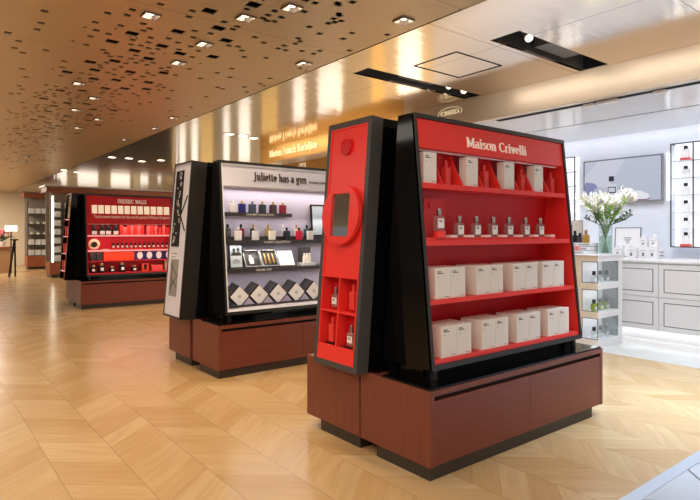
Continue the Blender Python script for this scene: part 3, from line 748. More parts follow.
MB().box(WD / 2 + .005, 0.002, zm - .006, WD - .041, 0.062, zm + .006, T=TE).build('niche_shelf', M_red, e1)
sl = MB().disc(WD / 2 - .005, vz(1.627), .047, -.012, .004, T=TE).build('seal', M_redsat, e1)
m = MB(); c = (WD / 2 - .005, vz(1.627))
for k in range(24):
    a0, a1 = 2 * PI * k / 24, 2 * PI * (k + 1) / 24
    for r in (.042, .028): m.bar(TE @ Vector((c[0] + r * math.cos(a0), -.0125, c[1] + r * math.sin(a0))), TE @ Vector((c[0] + r * math.cos(a1), -.0125, c[1] + r * math.sin(a1))), .003, 6)
for a, b in (((-.012, -.016), (-.012, .016)), ((-.012, .016), (0, -.004)), ((0, -.004), (.012, .016)), ((.012, .016), (.012, -.016))):
    m.bar(TE @ Vector((c[0] + a[0], -.0125, c[1] + a[1])), TE @ Vector((c[0] + b[0], -.0125, c[1] + b[1])), .0028, 6)
m.build('relief', M_redsat, sl)
mc = (WD / 2 + .010, vz(1.246))
# round mirror plate stands off the panel on a spacer
pts = []
hw, hh = .080, .117
m = MB(TE); n = 48
outer = [(mc[0] + .163 * math.cos(2 * PI * k / n), mc[1] + .163 * math.sin(2 * PI * k / n)) for k in range(n)]
def sq(k):
    a = 2 * PI * k / n; ca, sa = math.cos(a), math.sin(a); s_ = min(hw / max(abs(ca), 1e-6), hh / max(abs(sa), 1e-6)); return (mc[0] + s_ * ca, mc[1] + s_ * sa)
inner = [sq(k) for k in range(n)]
vs_ = [(p[0], y, p[1]) for y in (-.036, -.012) for p in outer] + [(p[0], y, p[1]) for y in (-.036, -.012) for p in inner]
fs_ = []
for k in range(n):
    k2 = (k + 1) % n
    fs_ += [(k, k2, 2 * n + k2, 2 * n + k), (n + k, n + k2, 3 * n + k2, 3 * n + k), (k, k2, n + k2, n + k), (2 * n + k, 2 * n + k2, 3 * n + k2, 3 * n + k)]
m._add(vs_, fs_); ring = m.build('mirror_surround', M_red, e1)
MB().box(mc[0] - hw + .0005, -.026, mc[1] - hh + .0005, mc[0] + hw - .0005, -.014, mc[1] + hh - .0005, T=TE).build('mirror', M_mirror, ring)
MB().box(mc[0] - .06, -.0118, mc[1] - .08, mc[0] + .06, .004, mc[1] + .08, T=TE).build('spacer', M_red, e1)
def niche(u, low): p = TE @ Vector((u, .036, nz0 if low else zm + .006)); return (p.x, p.y, p.z)
ncl = bottle('perfume_bottle', 'x', 'perfume bottle', 0.05, 0.026, 0.072, 0.022, 0.035, M_glassw, M_cap, M_paper, .85, (.25, .75), True, neck=.009)
nrd = bottle('display_bottle', 'x', 'bottle', 0.042, 0.034, 0.098, 0.017, 0.038, M_redbot, M_redbot)
q = .27
for (u, low, pr, lb) in ((WD * .33, False, ncl, 'clear white label perfume bottle in the upper left niche of the red end panel'), (WD * .74, False, nrd, 'plain red bottle shape in the upper right niche of the red end panel'),
                    (WD * .31, True, nrd, 'plain red bottle shape in the lower left niche of the red end panel'), (WD * .74, True, ncl, 'clear white label perfume bottle in the lower right niche of the red end panel')):
    x, y, z = niche(u, low); pr.place((x + .004, y, z + .0135 if low else z + .0135), lb, 'bottles in the end panel niches', rz=-PI / 2)

# ================================================================== STAND TWO: lilac white
DX, DY = 0.02, 2.285
M_lil = mat('lilac_back_panel', (206, 198, 220), rough=0.5)
M_shelfb = mat('charcoal_shelf', (58, 54, 56), rough=0.35)
g2, T2, L2 = gondola(DX, DY, 'lilac white shelf stand with black sides, middle of the three', M_lil, M_whitep, M_whitep, 1.545, [], led=2.6)
for zl_, yl_, e_ in ((1.290, 2.02, 1.0), (1.050, 1.97, 1.8), (.815, 1.95, 2.0)): area('shelf_led', (2.685 + DX, yl_ + DY, zl_), (1.25, .012), e_, NEUT, (math.radians(-6), 0, 0))
MB().frame(0.017, 0.026, FW_ - .017, L2 - .022, 0.012, -0.003, 0.010, T=T2).build('inner_frame', M_white, g2)
v = (1.605 - 0.48) / 1.275 * L2
X2 = 1.978 + DX
M_darktxt = mat('dark_bronze_lettering', (66, 46, 30), rough=0.4)
serif_words('Juliette has a gun', 0.066, 0.006, T2 @ Matrix.Translation((2.317 - X2, 0.0039, v)), .548, M_darktxt, g2, 'header_word', .16, .06)
sans_text('PARFUMS', 0.024, 0.004, T2 @ Matrix.Translation((2.895 - X2, 0.0039, v)), width=.19).build('header_subtitle', M_darktxt, g2)
def shelf2(z0, z1, x0, x1, txt, tx0, tx1, yfr):
    s = MB().box(x0, yfr, z0, x1, 2.13 + DY, z1).build('shelf', M_shelfb, g2)
    if txt: sans_text(txt, (z1 - z0) * .55, .0012, TR((tx0, yfr - .0002, z0 + (z1 - z0) * .22), (1, 0, 0), (0, 1, 0), (0, 0, 1)), width=tx1 - tx0).build('shelf_lettering', M_paper, s)
    return s
XA, XB = X2 + .0265, X2 + FW_ - .0265
YSA = 2.0 + DY; YSB = yfront(1.08, DY) + .03
shelf2(1.295, 1.325, XA, xat(292, YSA), 'LUXURY COLLECTION', xat(246.5, YSA), xat(274, YSA), YSA)
shelf2(1.055, 1.088, XA, XB, 'CLASSIC COLLECTION', xat(264, YSB), xat(290, YSB), YSB)
YSC = yfront(.84, DY) + .01
shelf2(0.820, 0.852, XA, XB, 'TRAVEL SIZE', xat(256, YSC), xat(271.5, YSC), YSC)
MB().box(XA, 2.02 + DY, 1.088, XB, 2.10 + DY, 1.120).build('riser', M_shelfb, g2)
MB().box(XA, yfront(.54, DY) + .02, .535, XB, yfront(.54, DY) + .028, .553).build('shelf_lip', M_shelfb, g2)
# six square bottles on the short shelf
def cmat(n, rgb, **k): return mat(n, rgb, **k)
KW = [('white', cmat('white_bottle', (238, 236, 238), rough=.2), M_paper), ('bright navy', cmat('navy_bottle', (34, 38, 120), rough=.12), M_gold), ('slate blue', cmat('slate_bottle', (54, 62, 84), rough=.12), M_cap),
      ('black', cmat('black_bottle', (30, 28, 34), rough=.12), M_gold), ('dark maroon', cmat('maroon_bottle', (70, 30, 36), rough=.12), M_gold), ('deep red', cmat('ruby_bottle', (150, 20, 36), rough=.12), M_gold)]
for (nm, gm, cm), px in zip(KW, (232.5, 242, 252.3, 262.3, 273, 282.7)):
    bottle('square_bottle', 'x', 'perfume bottle', .062, .03, .076, .022, .020, gm, cm, None, neck=.012).place((xat(px, YSA + .035), YSA + .035, 1.325), f'{nm} square perfume bottle on the short upper shelf of the lilac stand', 'square bottles on the short shelf')
YF = YSB + .03; YR = 2.06 + DY
FR = [('white', 'white_bottle', (240, 238, 238), 238, M_white), ('frosted white', 'frost_bottle', (222, 222, 226), 255.5, M_steel), ('pearl white', 'pearl_bottle', (238, 236, 230), 272, M_steel), ('black', 'black_bottle', (30, 28, 34), 286.7, M_dark),
      ('bright raspberry red', 'raspberry_bottle', (222, 30, 70), 299, M_dark), ('white blue-capped', 'white_bottle', (240, 238, 238), 310, M_plinth)]
for nm, mn, rgb, px, cm in FR:
    bottle('square_bottle', 'x', 'perfume bottle', .058, .03, .082, .022, .022, cmat(mn, rgb, rough=.15), cm, None, neck=.010).place((xat(px, YF), YF, 1.088), f'{nm} bottle in the front row of the lilac stand\'s long shelf', 'bottles on the long shelf')
RR = [('grey', 'grey_bottle', (90, 92, 94), 227.6, M_dark), ('burgundy', 'burgundy_bottle', (130, 24, 44), 241, M_dark), ('dark brown', 'brown_bottle', (56, 46, 44), 253.3, M_gold), ('gold beige', 'beige_bottle', (176, 152, 100), 268, M_gold),
      ('frosted', 'frost_bottle', (222, 222, 226), 283, M_white), ('amber capped', 'amberwhite_bottle', (226, 222, 214), 296.5, M_gold), ('teal', 'teal_bottle', (52, 84, 92), 306.7, M_dark)]
for nm, mn, rgb, px, cm in RR:
    bottle('square_bottle', 'x', 'perfume bottle', .052, .028, .070, .02, .030, cmat(mn, rgb, rough=.15), cm, None, neck=.010).place((xat(px, YR), YR, 1.120), f'{nm} bottle in the back row of the lilac stand\'s long shelf', 'bottles on the long shelf')
# third shelf
YT2 = YSC + .07
def leanT(x, y, z, lean): return TR((x, y, z), (1, 0, 0), (0, math.cos(lean), -math.sin(lean)), (0, math.sin(lean), math.cos(lean)))
pc = thing('picture_card', 'black framed card with grey portrait and text at the left of the third lilac shelf', 'framed card', (xat(236.5, YT2), YT2, .852))
T = leanT(xat(229.8, YT2), YT2, .853, .12); w_ = xat(243.5, YT2) - xat(229.8, YT2); h_ = .205
MB().frame(0, 0, w_, h_, .008, -.006, .008, T=T).build('card_frame', M_dark, pc)
c_ = MB().box(.008, 0, .008, w_ - .008, .006, h_ - .008, T=T).build('card', mat('pale_blue_paper', (206, 218, 226), rough=.6), pc)
MB().box(.008, -.001, h_ * .52, w_ - .008, -.0001, h_ - .008, T=T).build('photo', mat('photo_sky', (164, 176, 186), rough=.5), c_)
m = MB(); m.disc(w_ * .36, h_ * .74, .014, -.002, -.0011, 16, T=T, rz=.018); m.disc(w_ * .66, h_ * .76, .014, -.002, -.0011, 16, T=T, rz=.018); m.prism([(w_ * .12, h_ * .53), (w_ * .9, h_ * .53), (w_ * .8, h_ * .66), (w_ * .25, h_ * .66)], 'y', -.002, -.0011, T=T); m.build('portrait', M_shelfb, c_)
m = MB()
for k in range(4): m.box(w_ * (.36 if k == 0 else .25), -.001, h_ * (.36 - .05 * k), w_ * (.64 if k == 0 else .75), -.0001, h_ * (.375 - .05 * k), T=T)
m.build('print', M_ink, c_)
def tray(px0, px1, label, kinds):
    x0, x1 = xat(px0, YT2), xat(px1, YT2); t = thing('presentation_case', label, 'display case', ((x0 + x1) / 2, YT2, .852)); T = leanT(x0, YT2 - .015, .8535, .55); w = x1 - x0
    sh = .30
    MB().box(0, 0, 0, w, .006, .165, T=T).build('backing', M_shelfb, t)
    MB().frame(0, 0, w, .165, .007, -.018, 0, T=T).build('case_rim', M_steel, t)
    for k, (kind, u, mm) in enumerate(kinds):
        if kind == 'bottle': b = MB().box(w * u - .02, -.016, .03, w * u + .02, -.001, .09, b=.003, T=T).box(w * u - .009, -.013, .091, w * u + .009, -.002, .115, T=T).build('bottle', mm, t)
        else: MB().box(w * u - .007, -.012, .03, w * u + .007, -.001, .13, b=.002, T=T).build('vial', mm, t)
    MB().box(w * .2, -.0185, .155, w * .9, -.0181, .163, T=T).build('print', M_paper, t)
tray(244.8, 261.5, 'dark presentation case holding one white bottle on the third lilac shelf', [('bottle', .42, M_white)])
tray(261.9, 278, 'dark presentation case with red edge holding gold vials on the third lilac shelf', [('vial', .25, M_gold), ('vial', .5, M_gold), ('vial', .75, M_gold)])
wb = thing('book_box', 'white square box leaning on a black case on the third lilac shelf', 'box', (xat(286, YT2), YT2, .852))
T = leanT(xat(279, YT2), YT2 - .01, .8535, .5); MB().box(0, 0, 0, .16, .025, .15, T=T).build('case', M_dark, wb); l_ = MB().box(.004, -.012, .004, .158, -.0002, .148, T=T).build('lid', M_white, wb); MB().box(.06, -.0128, .09, .11, -.0121, .098, T=T).build('print', M_grey, l_)
di = thing('bottle_diorama', 'dark backed stand with white bottles at the right of the third lilac shelf', 'display case', (xat(308, YT2), YT2, .852))
x0, x1 = xat(301.5, YT2), xat(314.5, YT2); y_ = YT2
MB().box(x0, y_ - .02, .852, x1, y_ + .07, .878, b=.001).build('base', M_white, di); MB().box(x0 + .005, y_ + .06, .878, x1 - .005, y_ + .069, 1.02).build('backdrop', M_shelfb, di)
for k in range(3): xx = x0 + (x1 - x0) * (.3 + .2 * k); MB().box(xx - .012, y_ + .01, .878, xx + .012, y_ + .03, .935 + .012 * (k == 1), b=.002).box(xx - .006, y_ + .014, .935, xx + .006, y_ + .026, .965).build('bottle', M_paper, di)
x0, x1 = xat(311.5, YR), xat(320.5, YR)
fp = thing('picture_stand', 'tall black edged pale picture leaning at the right end of the lilac stand', 'picture', (x0, YR, 1.12)); T = leanT(x0, YR - .01, 1.121, .10)
MB().frame(0, 0, .16, .30, .012, -.005, .012, T=T).build('picture_frame', M_dark, fp); MB().box(.012, 0, .012, .148, .008, .288, T=T).build('picture', mat('pale_picture', (196, 208, 222), rough=.3), fp)
# diamonds on the floor shelf
M_hold = mat('lilac_holder', (190, 180, 204), rough=.4)
dm = thing('diamond_box', 'x', 'box', (0, 0, 0)); a = .125; R45 = TR((0, 0, a / math.sqrt(2)), (math.cos(PI/4), 0, math.sin(PI/4)), (0, 1, 0), (-math.sin(PI/4), 0, math.cos(PI/4)))
MB().box(-a/2, .0008, -a/2, a/2, .028, a/2, T=R45).build('carton_body', M_dark, dm); f_ = MB().box(-a/2 + .002, 0, -a/2 + .002, a/2 - .002, .0008, a/2 - .002, T=R45).build('white_face', M_white, dm)
m = MB(); m.disc(0, a/math.sqrt(2), .016, -.0004, 0, 16).build('print', mat('pale_grey_print', (196, 192, 198), rough=.5), f_)
DP = Proto(dm); dmb = thing('diamond_box', 'x', 'box', (0, 0, 0)); MB().box(-a/2, 0, -a/2, a/2, .028, a/2, T=R45).build('carton_body', M_shelfb, dmb); DB = Proto(dmb)
yd = yfront(.55, DY) + .05; zd = .532
for k, px in enumerate((239.6, 259.3, 278.3, 296.5, 314)):
    x = xat(px, yd)
    DP.place((x, yd, zd), f'white faced diamond box on the bottom lilac shelf, {ordn(k)} from the left', 'diamond boxes on the bottom lilac shelf')
    for r in range(1, 6): DB.place((x + .004 * r, yd + .031 * r, zd + .003 * r), f'{ordn(r - 1)} dark diamond box behind the {ordn(k)} white face on the bottom lilac shelf', 'dark diamond boxes behind the white faces')
    s2 = a / math.sqrt(2)
    x2 = x + (xat((259.3, 278.3, 296.5, 314, 331)[k], yd) - x) / 2
    tag(MB().prism([(x2 - .072, zd - .004), (x2 + .072, zd - .004), (x2, zd + .072)], 'y', yd + .01, yd + .15).build('wedge_holder', M_hold), f'lilac triangular wedge holding boxes, right of the {ordn(k)} white diamond', 'holder', 'lilac wedges between the diamond boxes')
# end panel of stand two
EX2, EY2 = -0.025, 0.045
e2, TE2, LE2, WD2 = end_unit(DX, DY, 'narrow leaning white end panel with black and grey pictures in a black frame', M_white, ex=EX2, ey=EY2)
end_body(e2, DX, DY, EX2, EY2, .14)
MB().frame(0, 0, WD2, LE2, 0.016, -0.0005, 0.14, T=TE2).box(0.016, 0.06, 0.016, WD2 - .016, 0.14, LE2 - .016, T=TE2).build('slab_frame', M_frame, e2)
wp = MB().box(.016, .004, .016, WD2 - .016, .06, LE2 - .016, T=TE2).build('front_panel', M_whitep, e2)
def vz2(z): return (z - .4195) / 1.3525 * LE2
p_ = MB().box(.055, .001, vz2(1.03), WD2 - .155, .0039, vz2(1.70), T=TE2).build('tall_picture', M_dark, e2)
m = MB(); r3 = random.Random(3)
for k in range(16):
    u = .07 + r3.random() * .13; z = vz2(1.06 + .04 * k); rr = .01 + r3.random() * .012
    kk = 14; pts = [(u + rr * math.cos(2*PI*i/kk), z + rr * math.sin(2*PI*i/kk) * 1.2) for i in range(kk + 1)]
    for i in range(kk if k % 2 else kk // 2): m.bar(TE2 @ Vector((pts[i][0], .0008, pts[i][1])), TE2 @ Vector((pts[i+1][0], .0008, pts[i+1][1])), .002, 5)
m.build('line_drawing', M_paper, p_)
m = MB()
for q0, q1 in (((.345, 1.47), (.22, 1.30)), ((.22, 1.30), (.335, 1.17))): m.bar(TE2 @ Vector((q0[0], .0035, vz2(q0[1]))), TE2 @ Vector((q1[0], .0035, vz2(q1[1]))), .007, 8)
m.build('chevron', M_dark, e2)
m = MB()
for k in range(2): m.box(.09, .0034, vz2(.965 - .03 * k), .09 + .12 - .03 * k, .0039, vz2(.973 - .03 * k), T=TE2)
m.build('print', M_grey, e2)
p_ = MB().box(.085, .001, vz2(.60), WD2 - .125, .0039, vz2(.92), T=TE2).build('small_picture', mat('grey_picture', (150, 146, 142), rough=.5), e2)
m = MB()
for q0, q1 in (((.09, .88), (.25, .78)), ((.25, .78), (.10, .66)), ((.14, .90), (.12, .62)), ((.1, .76), (.26, .68))): m.bar(TE2 @ Vector((q0[0], .0008, vz2(q0[1]))), TE2 @ Vector((q1[0], .0008, vz2(q1[1]))), .003, 6)
m.build('line_drawing', M_ink, p_)

# ================================================================== STAND THREE: deep red, far
DX3, DY3 = 0.13, 7.27
M_red3 = mat('crimson_panel', (206, 26, 36), rough=.4); M_red3b = mat('crimson_back', (190, 22, 40), rough=.45); M_pinkled = mat('lit_pink_shelf_edge', (255, 190, 190), rough=.4, emit=(255, 170, 170), estr=.5)
X3 = 1.978 + DX3
def y3(z): return yfront(z, DY3) + .03
g3, T3, L3 = gondola(DX3, DY3, 'deep red shelf stand with beige squares on its header, farthest of the three', M_red3b, M_red3, M_red3, 1.295,
    [(1.095, 1.118, None, None, .006, M_pinkled), (.86, .88, None, None, .006, M_pinkled), (.70, .714, None, None, .006, M_red3)], led=1.6)
for zl_, e_ in ((1.09, 1.3), (.855, 1.2), (.695, 1.2)): area('shelf_led', (2.665 + DX3, yfront(zl_, DY3) + .03, zl_), (1.25, .012), e_, NEUT)
def hv(z): return (z - .48) / 1.275 * L3
YH = 9.23
def hx(px): return xat(px, YH) - X3
sans_text('FREDERIC', .068, .004, T3 @ Matrix.Translation((hx(118.3), .0039, hv(1.625))), width=hx(134.2) - hx(118.3), bold=.02).build('header_word', M_letter, g3)
sans_text('MALLE', .068, .004, T3 @ Matrix.Translation((hx(136), .0039, hv(1.625))), width=hx(146.8) - hx(136), bold=.02).build('header_word', M_letter, g3)
m = MB()
for k in range(12):
    p0 = 92 + (170.5 - 92) * k / 12; xa, xb = hx(p0), hx(p0 + 5.3); m.box(xa, .001, hv(1.455), xb, .0038, hv(1.585), T=T3)
m.build('portrait_squares', mat('beige_squares', (250, 226, 190), rough=.5, emit=(255, 236, 206), estr=.5), g3)
sans_text('Total creative freedom for the world\'s greatest Perfume Designers', .05, .002, T3 @ Matrix.Translation((hx(94), .0039, hv(1.385))), width=hx(169.5) - hx(94)).build('header_tagline', M_letter, g3)
Yi = 9.30
def zz3(i): return (1.118, .88, .714, .527)[i]
b3 = bottle('perfume_bottle', 'x', 'perfume bottle', .085, .05, .10, .05, .06, M_dark, M_dark, M_paper, .85, (.1, .65))
for k, px in enumerate((94, 102, 108, 115.5)): b3.place((xat(px, Yi), Yi, 1.118), f'{ordn(k)} black capped white label bottle on the top shelf of the far red stand', 'black capped bottles in the far red stand')
R3 = [mat('scarlet_box', (226, 44, 40), rough=.4), mat('pink_red_box', (236, 90, 90), rough=.4), mat('orange_red_box', (240, 74, 34), rough=.4)]
bp3 = [carton('red_box', 'x', 'box', .062, .06, 1.0, mm, ink=False) for mm in R3]
r4 = random.Random(5)
for k, px in enumerate((121.5, 125, 128.5, 132, 135.5, 139, 142.5, 148.5, 152, 156, 160, 164, 168, 171.5)):
    h = r4.choice((.13, .16, .19, .19)); o = bp3[k % 2].place((xat(px, Yi), Yi, 1.118), f'{ordn(k)} upright red box from the left on the far stand\'s top shelf', 'red boxes on the top shelf of the far stand'); o.scale = (r4.uniform(.7, .95), 1, h)
# second shelf
pl = thing('round_picture', 'round cream picture disc at the left of the second shelf in the far red stand', 'picture disc', (xat(94.3, Yi), Yi, .88)); xc = xat(94.3, Yi)
MB().disc(xc, .975, .085, Yi, Yi + .012).build('disc', mat('cream_disc', (226, 206, 168), rough=.5), pl); MB().disc(xc, .97, .045, Yi - .003, Yi - .0002, 18).box(xc - .05, Yi - .003, .94, xc + .05, Yi - .0002, .955).build('print', M_ink, pl); MB().box(xc - .03, Yi - .01, .88, xc + .03, Yi + .03, .892).build('foot', M_red3, pl)
tag(MB().box(xat(112, Yi) - .02, Yi - .03, .88, X3 + FW_ - .03, Yi + .04, .905).build('riser_step', M_red3), 'low red riser step under the small bottles in the far red stand', 'riser')
tag(MB().box(xat(103, Yi) - .03, Yi - .05, .88, xat(108, Yi), Yi - .01, .897).build('tester_tray', M_pink), 'low pink tray beside the round picture in the far red stand', 'tray')
s3 = bottle('mini_bottle', 'x', 'perfume bottle', .042, .03, .06, .03, .03, mat('dark_perfume', (72, 32, 30), rough=.15), M_dark, M_pink, .8, (.2, .7))
for k in range(14): px = 113.2 + 4.45 * k; s3.place((xat(px, Yi), Yi, .905), f'{ordn(k)} small dark bottle from the left on the far red stand\'s riser', 'small bottles on the riser of the far stand')
# third shelf
dk = carton('dark_box', 'x', 'box', .085, .06, .13, M_shelfb, ink_m=M_gold)
for k, px in enumerate((93, 99.5)): dk.place((xat(px, Yi), Yi, .714), ('dark gold printed box at the left end of the far red third shelf', 'second dark gold printed box on the far red third shelf')[k], 'dark boxes in the far red stand')
og = bp3[2]
for k in range(8): o = og.place((xat(105.7 + 3.8 * k, Yi), Yi, .714), f'{ordn(k)} orange red box from the left on the far red stand\'s third shelf', 'orange red boxes in the far stand'); o.scale = (.95, 1, .13 if k % 3 else .15)
M_navy = mat('navy_carton', (34, 38, 92), rough=.4)
bw = thing('navy_box', 'x', 'box', (0, 0, 0)); MB().box(-.075, 0, 0, .075, .06, .135).build('carton_body', M_navy, bw); MB().disc(.015, .07, .045, -.002, -.0002, 20, rz=.06).build('white_emblem', M_paper, bw)
BW = Proto(bw)
for k, px in enumerate((139, 148.5, 158, 167.5)): BW.place((xat(px, Yi), Yi, .714), f'{ordn(k)} navy box with a white oval on the far red stand\'s third shelf', 'navy boxes in the far stand')
# bottom shelf
jr = bottle('candle_jar', 'x', 'candle', .085, .085, .085, .06, .03, M_dark, M_gold, M_paper, .5, (.3, .7))
for k, px in enumerate((93, 101.5, 112, 122, 134)): o = jr.place((xat(px, Yi), Yi, .527), f'{ordn(k)} dark jar from the left on the far red stand\'s bottom shelf', 'dark jars on the bottom shelf of the far stand'); o.scale = (1, 1, (1.05, 1.3, .8, 1.3, .85)[k])
ob = carton('open_orange_box', 'x', 'box', .11, .06, .12, R3[2], ink=False); o = ob.place((xat(145.5, Yi), Yi, .527), 'orange box with a dark window on the bottom shelf of the far red stand'); MB().box(-.022, -.002, .02, .022, -.0003, .105).build('window', M_dark, o)
carton('wide_red_box', 'x', 'box', .19, .08, .09, R3[1], ink=True, ink_m=M_redsat).place((xat(157.5, Yi), Yi, .527), 'wide pale red box on the bottom shelf of the far red stand')
carton('cream_box', 'x', 'box', .09, .06, .16, mat('cream_carton', (236, 212, 168), rough=.5), ink=True).place((xat(168, Yi), Yi, .527), 'cream box at the right end of the bottom shelf of the far red stand')
# end panel of stand three
e3, TE3, LE3, WD3 = end_unit(DX3, DY3, 'narrow black framed end panel with red shelves beside the far red stand', M_red3, ex=.07, ey=.0)
end_body(e3, DX3, DY3, .07, .0, .20)
MB().frame(0, 0, WD3, LE3, .02, -.0005, .20, T=TE3).box(.02, .072, .02, WD3 - .02, .20, LE3 - .02, T=TE3).build('slab_frame', M_gloss, e3)
MB().box(.02, .060, .02, WD3 - .02, .072, LE3 - .02, T=TE3).build('back_panel', M_red3, e3)
MB().box(.03, .02, LE3 * .72, WD3 - .03, .059, LE3 - .03, T=TE3).build('mirror', M_mirror, e3)
for k, z in enumerate((.1, .3, .5, .7)): MB().box(.02, .004, LE3 * z - .008, WD3 - .02, .060, LE3 * z + .004, T=TE3).build('shelf', M_pinkled, e3)
for k, z in enumerate((.1, .3, .5)):
    for s in (0, 1):
        p = TE3 @ Vector((.11 + .16 * s, .036, LE3 * z + .006)); o = bp3[s].place((p.x - .02, p.y, p.z + .006), f'red box on the {("lowest", "middle", "upper")[k]} shelf of the far end panel, {("deeper" if s == 0 else "nearer")} one', 'red boxes in the far end panel', rz=-PI / 2); o.scale = (1.2, .6, .15)

# ================================================================== BOUTIQUE ON THE RIGHT
M_warmlit = mat('white_side_warm_lit', (255, 247, 234), rough=.4)  # white side with the warm bounce off the floor painted into its colour
# peninsula counter with three lit glass vitrines at its corner
pn = thing('peninsula_counter', 'white counter end with three stacked glass vitrines beside the coral red stand', 'counter', (5.6, 3.4, 0))
PX_0, PX_1, PY_0, PY_1 = 5.35, 5.85, 2.80, 4.60
YV = 2.97; XV = 5.77
lv = ((.085, .298), (.362, .585), (.649, .863))
m = MB()
zs = [(0, .085), (.298, .362), (.585, .649), (.863, .915)]
for a, b in zs: m.box(PX_0 + .004, PY_0, a, PX_1, YV, b)
for a, b in lv: m.box(XV, PY_0, a, PX_1, YV, b)
m.box(PX_0 + .004, YV, 0, PX_1, PY_1, .915); m.build('cabinet_body', M_white, pn)
m = MB()
for a, b in zs: m.box(PX_0, PY_0 + .002, a, PX_0 + .004, YV, b)
m.box(PX_0, YV, 0, PX_0 + .004, PY_1, .915); m.build('side_panel', M_warmlit, pn)
MB().box(PX_0 - .008, PY_0 - .008, .915, PX_1 + .008, PY_1, .930, b=.002).build('counter_top', M_white, pn)
for k, (a, b) in enumerate(lv):
    MB().frame(PY_0 + .001, a, YV, b, .006, 0, .003, T=TR((PX_0 + .001, 0, 0), (0, 1, 0), (1, 0, 0), (0, 0, 1))).build('vitrine_frame', M_shelfb, pn)
    MB().box(PX_0 + .004, PY_0 + .001, a, XV, PY_0 + .004, b).build('front_glass', M_glass, pn)
    MB().box(XV - .006, PY_0 + .005, a, XV - .0002, YV, b).build('inner_edge', M_grey, pn)
    vb = bottle('vitrine_bottle', 'x', 'perfume bottle', .062, .04, .075, .034, .04, [M_glass, thin_glass('green_perfume', (204, 222, 120), tint=.4), M_glass][k], M_shelfb, M_paper if k != 1 else M_paper, .8, (.15, .6))
    for s, x in enumerate((5.435, 5.56, 5.68)): vb.place((x, 2.885, a), f'{("clear", "green tinted", "clear")[k]} bottle in the {("lowest", "middle", "top")[k]} counter vitrine, {ordn(s)} from the left', 'bottles in the counter vitrines')
    area('added_vitrine_fill', (5.56, 2.885, b - .006), (.36, .03), .35, COOL)  # added fill lamp to brighten each vitrine inside
# back counter with drawers
bc = thing('back_counter', 'long white counter with framed drawers floating above a lit floor gap along the boutique wall', 'counter', (6.6, 2.0, 0))
BX = 6.2
MB().box(BX + .02, -1.5, .115, 7.045, 5.8, .83).build('cabinet_body', M_white, bc)
MB().box(BX - .012, -1.5, .832, 7.045, 5.8, .858, b=.003).build('counter_top', M_white, bc)
MB().box(BX + .12, -1.4, 0, 7.0, 5.7, .114).build('plinth', M_white, bc)
y = 2.586 + 4 * .8
M_line = mat('drawer_line', (104, 104, 110), rough=.5)
while y > -1.3:
    for a, b in ((.117, .466), (.471, .818)):
        dd = MB().box(BX, y - .798, a, BX + .019, y - .002, b, b=.002).build('drawer', M_white, bc)
        T = TR((BX, y - .002, a), (0, -1, 0), (1, 0, 0), (0, 0, 1))
        MB().frame(.05, .05, .746, b - a - .05, .008, -.0012, -.0001, T=T).build('inset_line', M_line, dd)
    y -= .8
area('counter_gap_light', (6.26, 2.2, .105), (.09, 6.0), 4, COOL)
# television
tv = thing('wall_television', 'wide wall screen showing a pale lavender picture above the lilies', 'television', (7.0, 3.35, 1.533))
T = TR((6.96, 3.84, 1.533), (0, -1, 0), (1, 0, 0), (0, 0, 1)); w, h = .98, .556
MB().frame(0, 0, w, h, .016, 0, .05, T=T).build('screen_frame', M_grey, tv)
MB().box(.016, .045, .016, w - .016, .05, h - .016, T=T).box(.1, .05, .1, w - .1, .089, h - .1, T=T).build('back_case', M_shelfb, tv)
def em(n, rgb, s=.75): return mat('screen_' + n, (10, 10, 10), rough=.3, emit=rgb, estr=s)
sc = MB().box(.016, .004, .016, w - .016, .044, h - .016, T=T).build('screen', em('lavender', (206, 212, 232)), tv)
m = MB().prism([(.2, h - .016), (.55, h - .016), (.32, .2), (.016, .2), (.016, .35)], 'y', .003, .0039, T=T); m.build('picture_light', em('pale', (222, 226, 240)), sc)
m = MB(); m.disc(.10, .16, .10, .0022, .0029, 24, T=T, rz=.11).disc(.05, .22, .035, .0021, .0022, 20, T=T, rz=.06); m.build('picture_flowers', em('violet', (150, 152, 196)), sc)
m = MB(); m.disc(.20, .13, .07, .0014, .0021, 24, T=T, rz=.07).disc(.27, .10, .06, .0014, .0021, 20, T=T, rz=.08); m.build('picture_petals', em('lilac', (200, 202, 224)), sc)
m = MB(); m.box(.31, .0006, .06, .44, .0013, .24, T=T); m.build('picture_bottle', em('glassy', (226, 228, 240)), sc)
m = MB(); m.box(.34, -.0001, .27, .405, .0005, .335, T=T).box(.325, -.0001, .12, .43, .0005, .135, T=T).box(.325, -.0001, .19, .43, .0005, .20, T=T).box(.325, -.0001, .12, .335, .0005, .2, T=T).box(.42, -.0001, .12, .43, .0005, .2, T=T); m.build('picture_cap', em('dark', (46, 44, 60)), sc)
m = MB(); m.prism([(.40, .04), (.40, .10), (.48, .17), (.56, .18), (.62, .14), (.74, .13), (.82, .09), (.84, .05), (.80, .03)], 'y', -.0012, -.0004, T=T); m.build('picture_shoe', em('white', (240, 240, 248), .85), sc)
m = MB(); m.prism([(.40, .018), (.40, .035), (.80, .028), (.84, .045), (.84, .03), (.80, .018)], 'y', -.002, -.0013, T=T); m.disc(.50, .175, .03, -.002, -.0013, 14, T=T, rz=.012); m.build('picture_sole', em('mauve', (150, 90, 100)), sc)
# wall glow strip right of the screen
tag(MB().box(7.02, 2.805, 1.54, 7.045, 2.835, 2.09).build('wall_light_strip', M_cove), 'slim vertical light strip on the wall right of the screen', 'wall light')
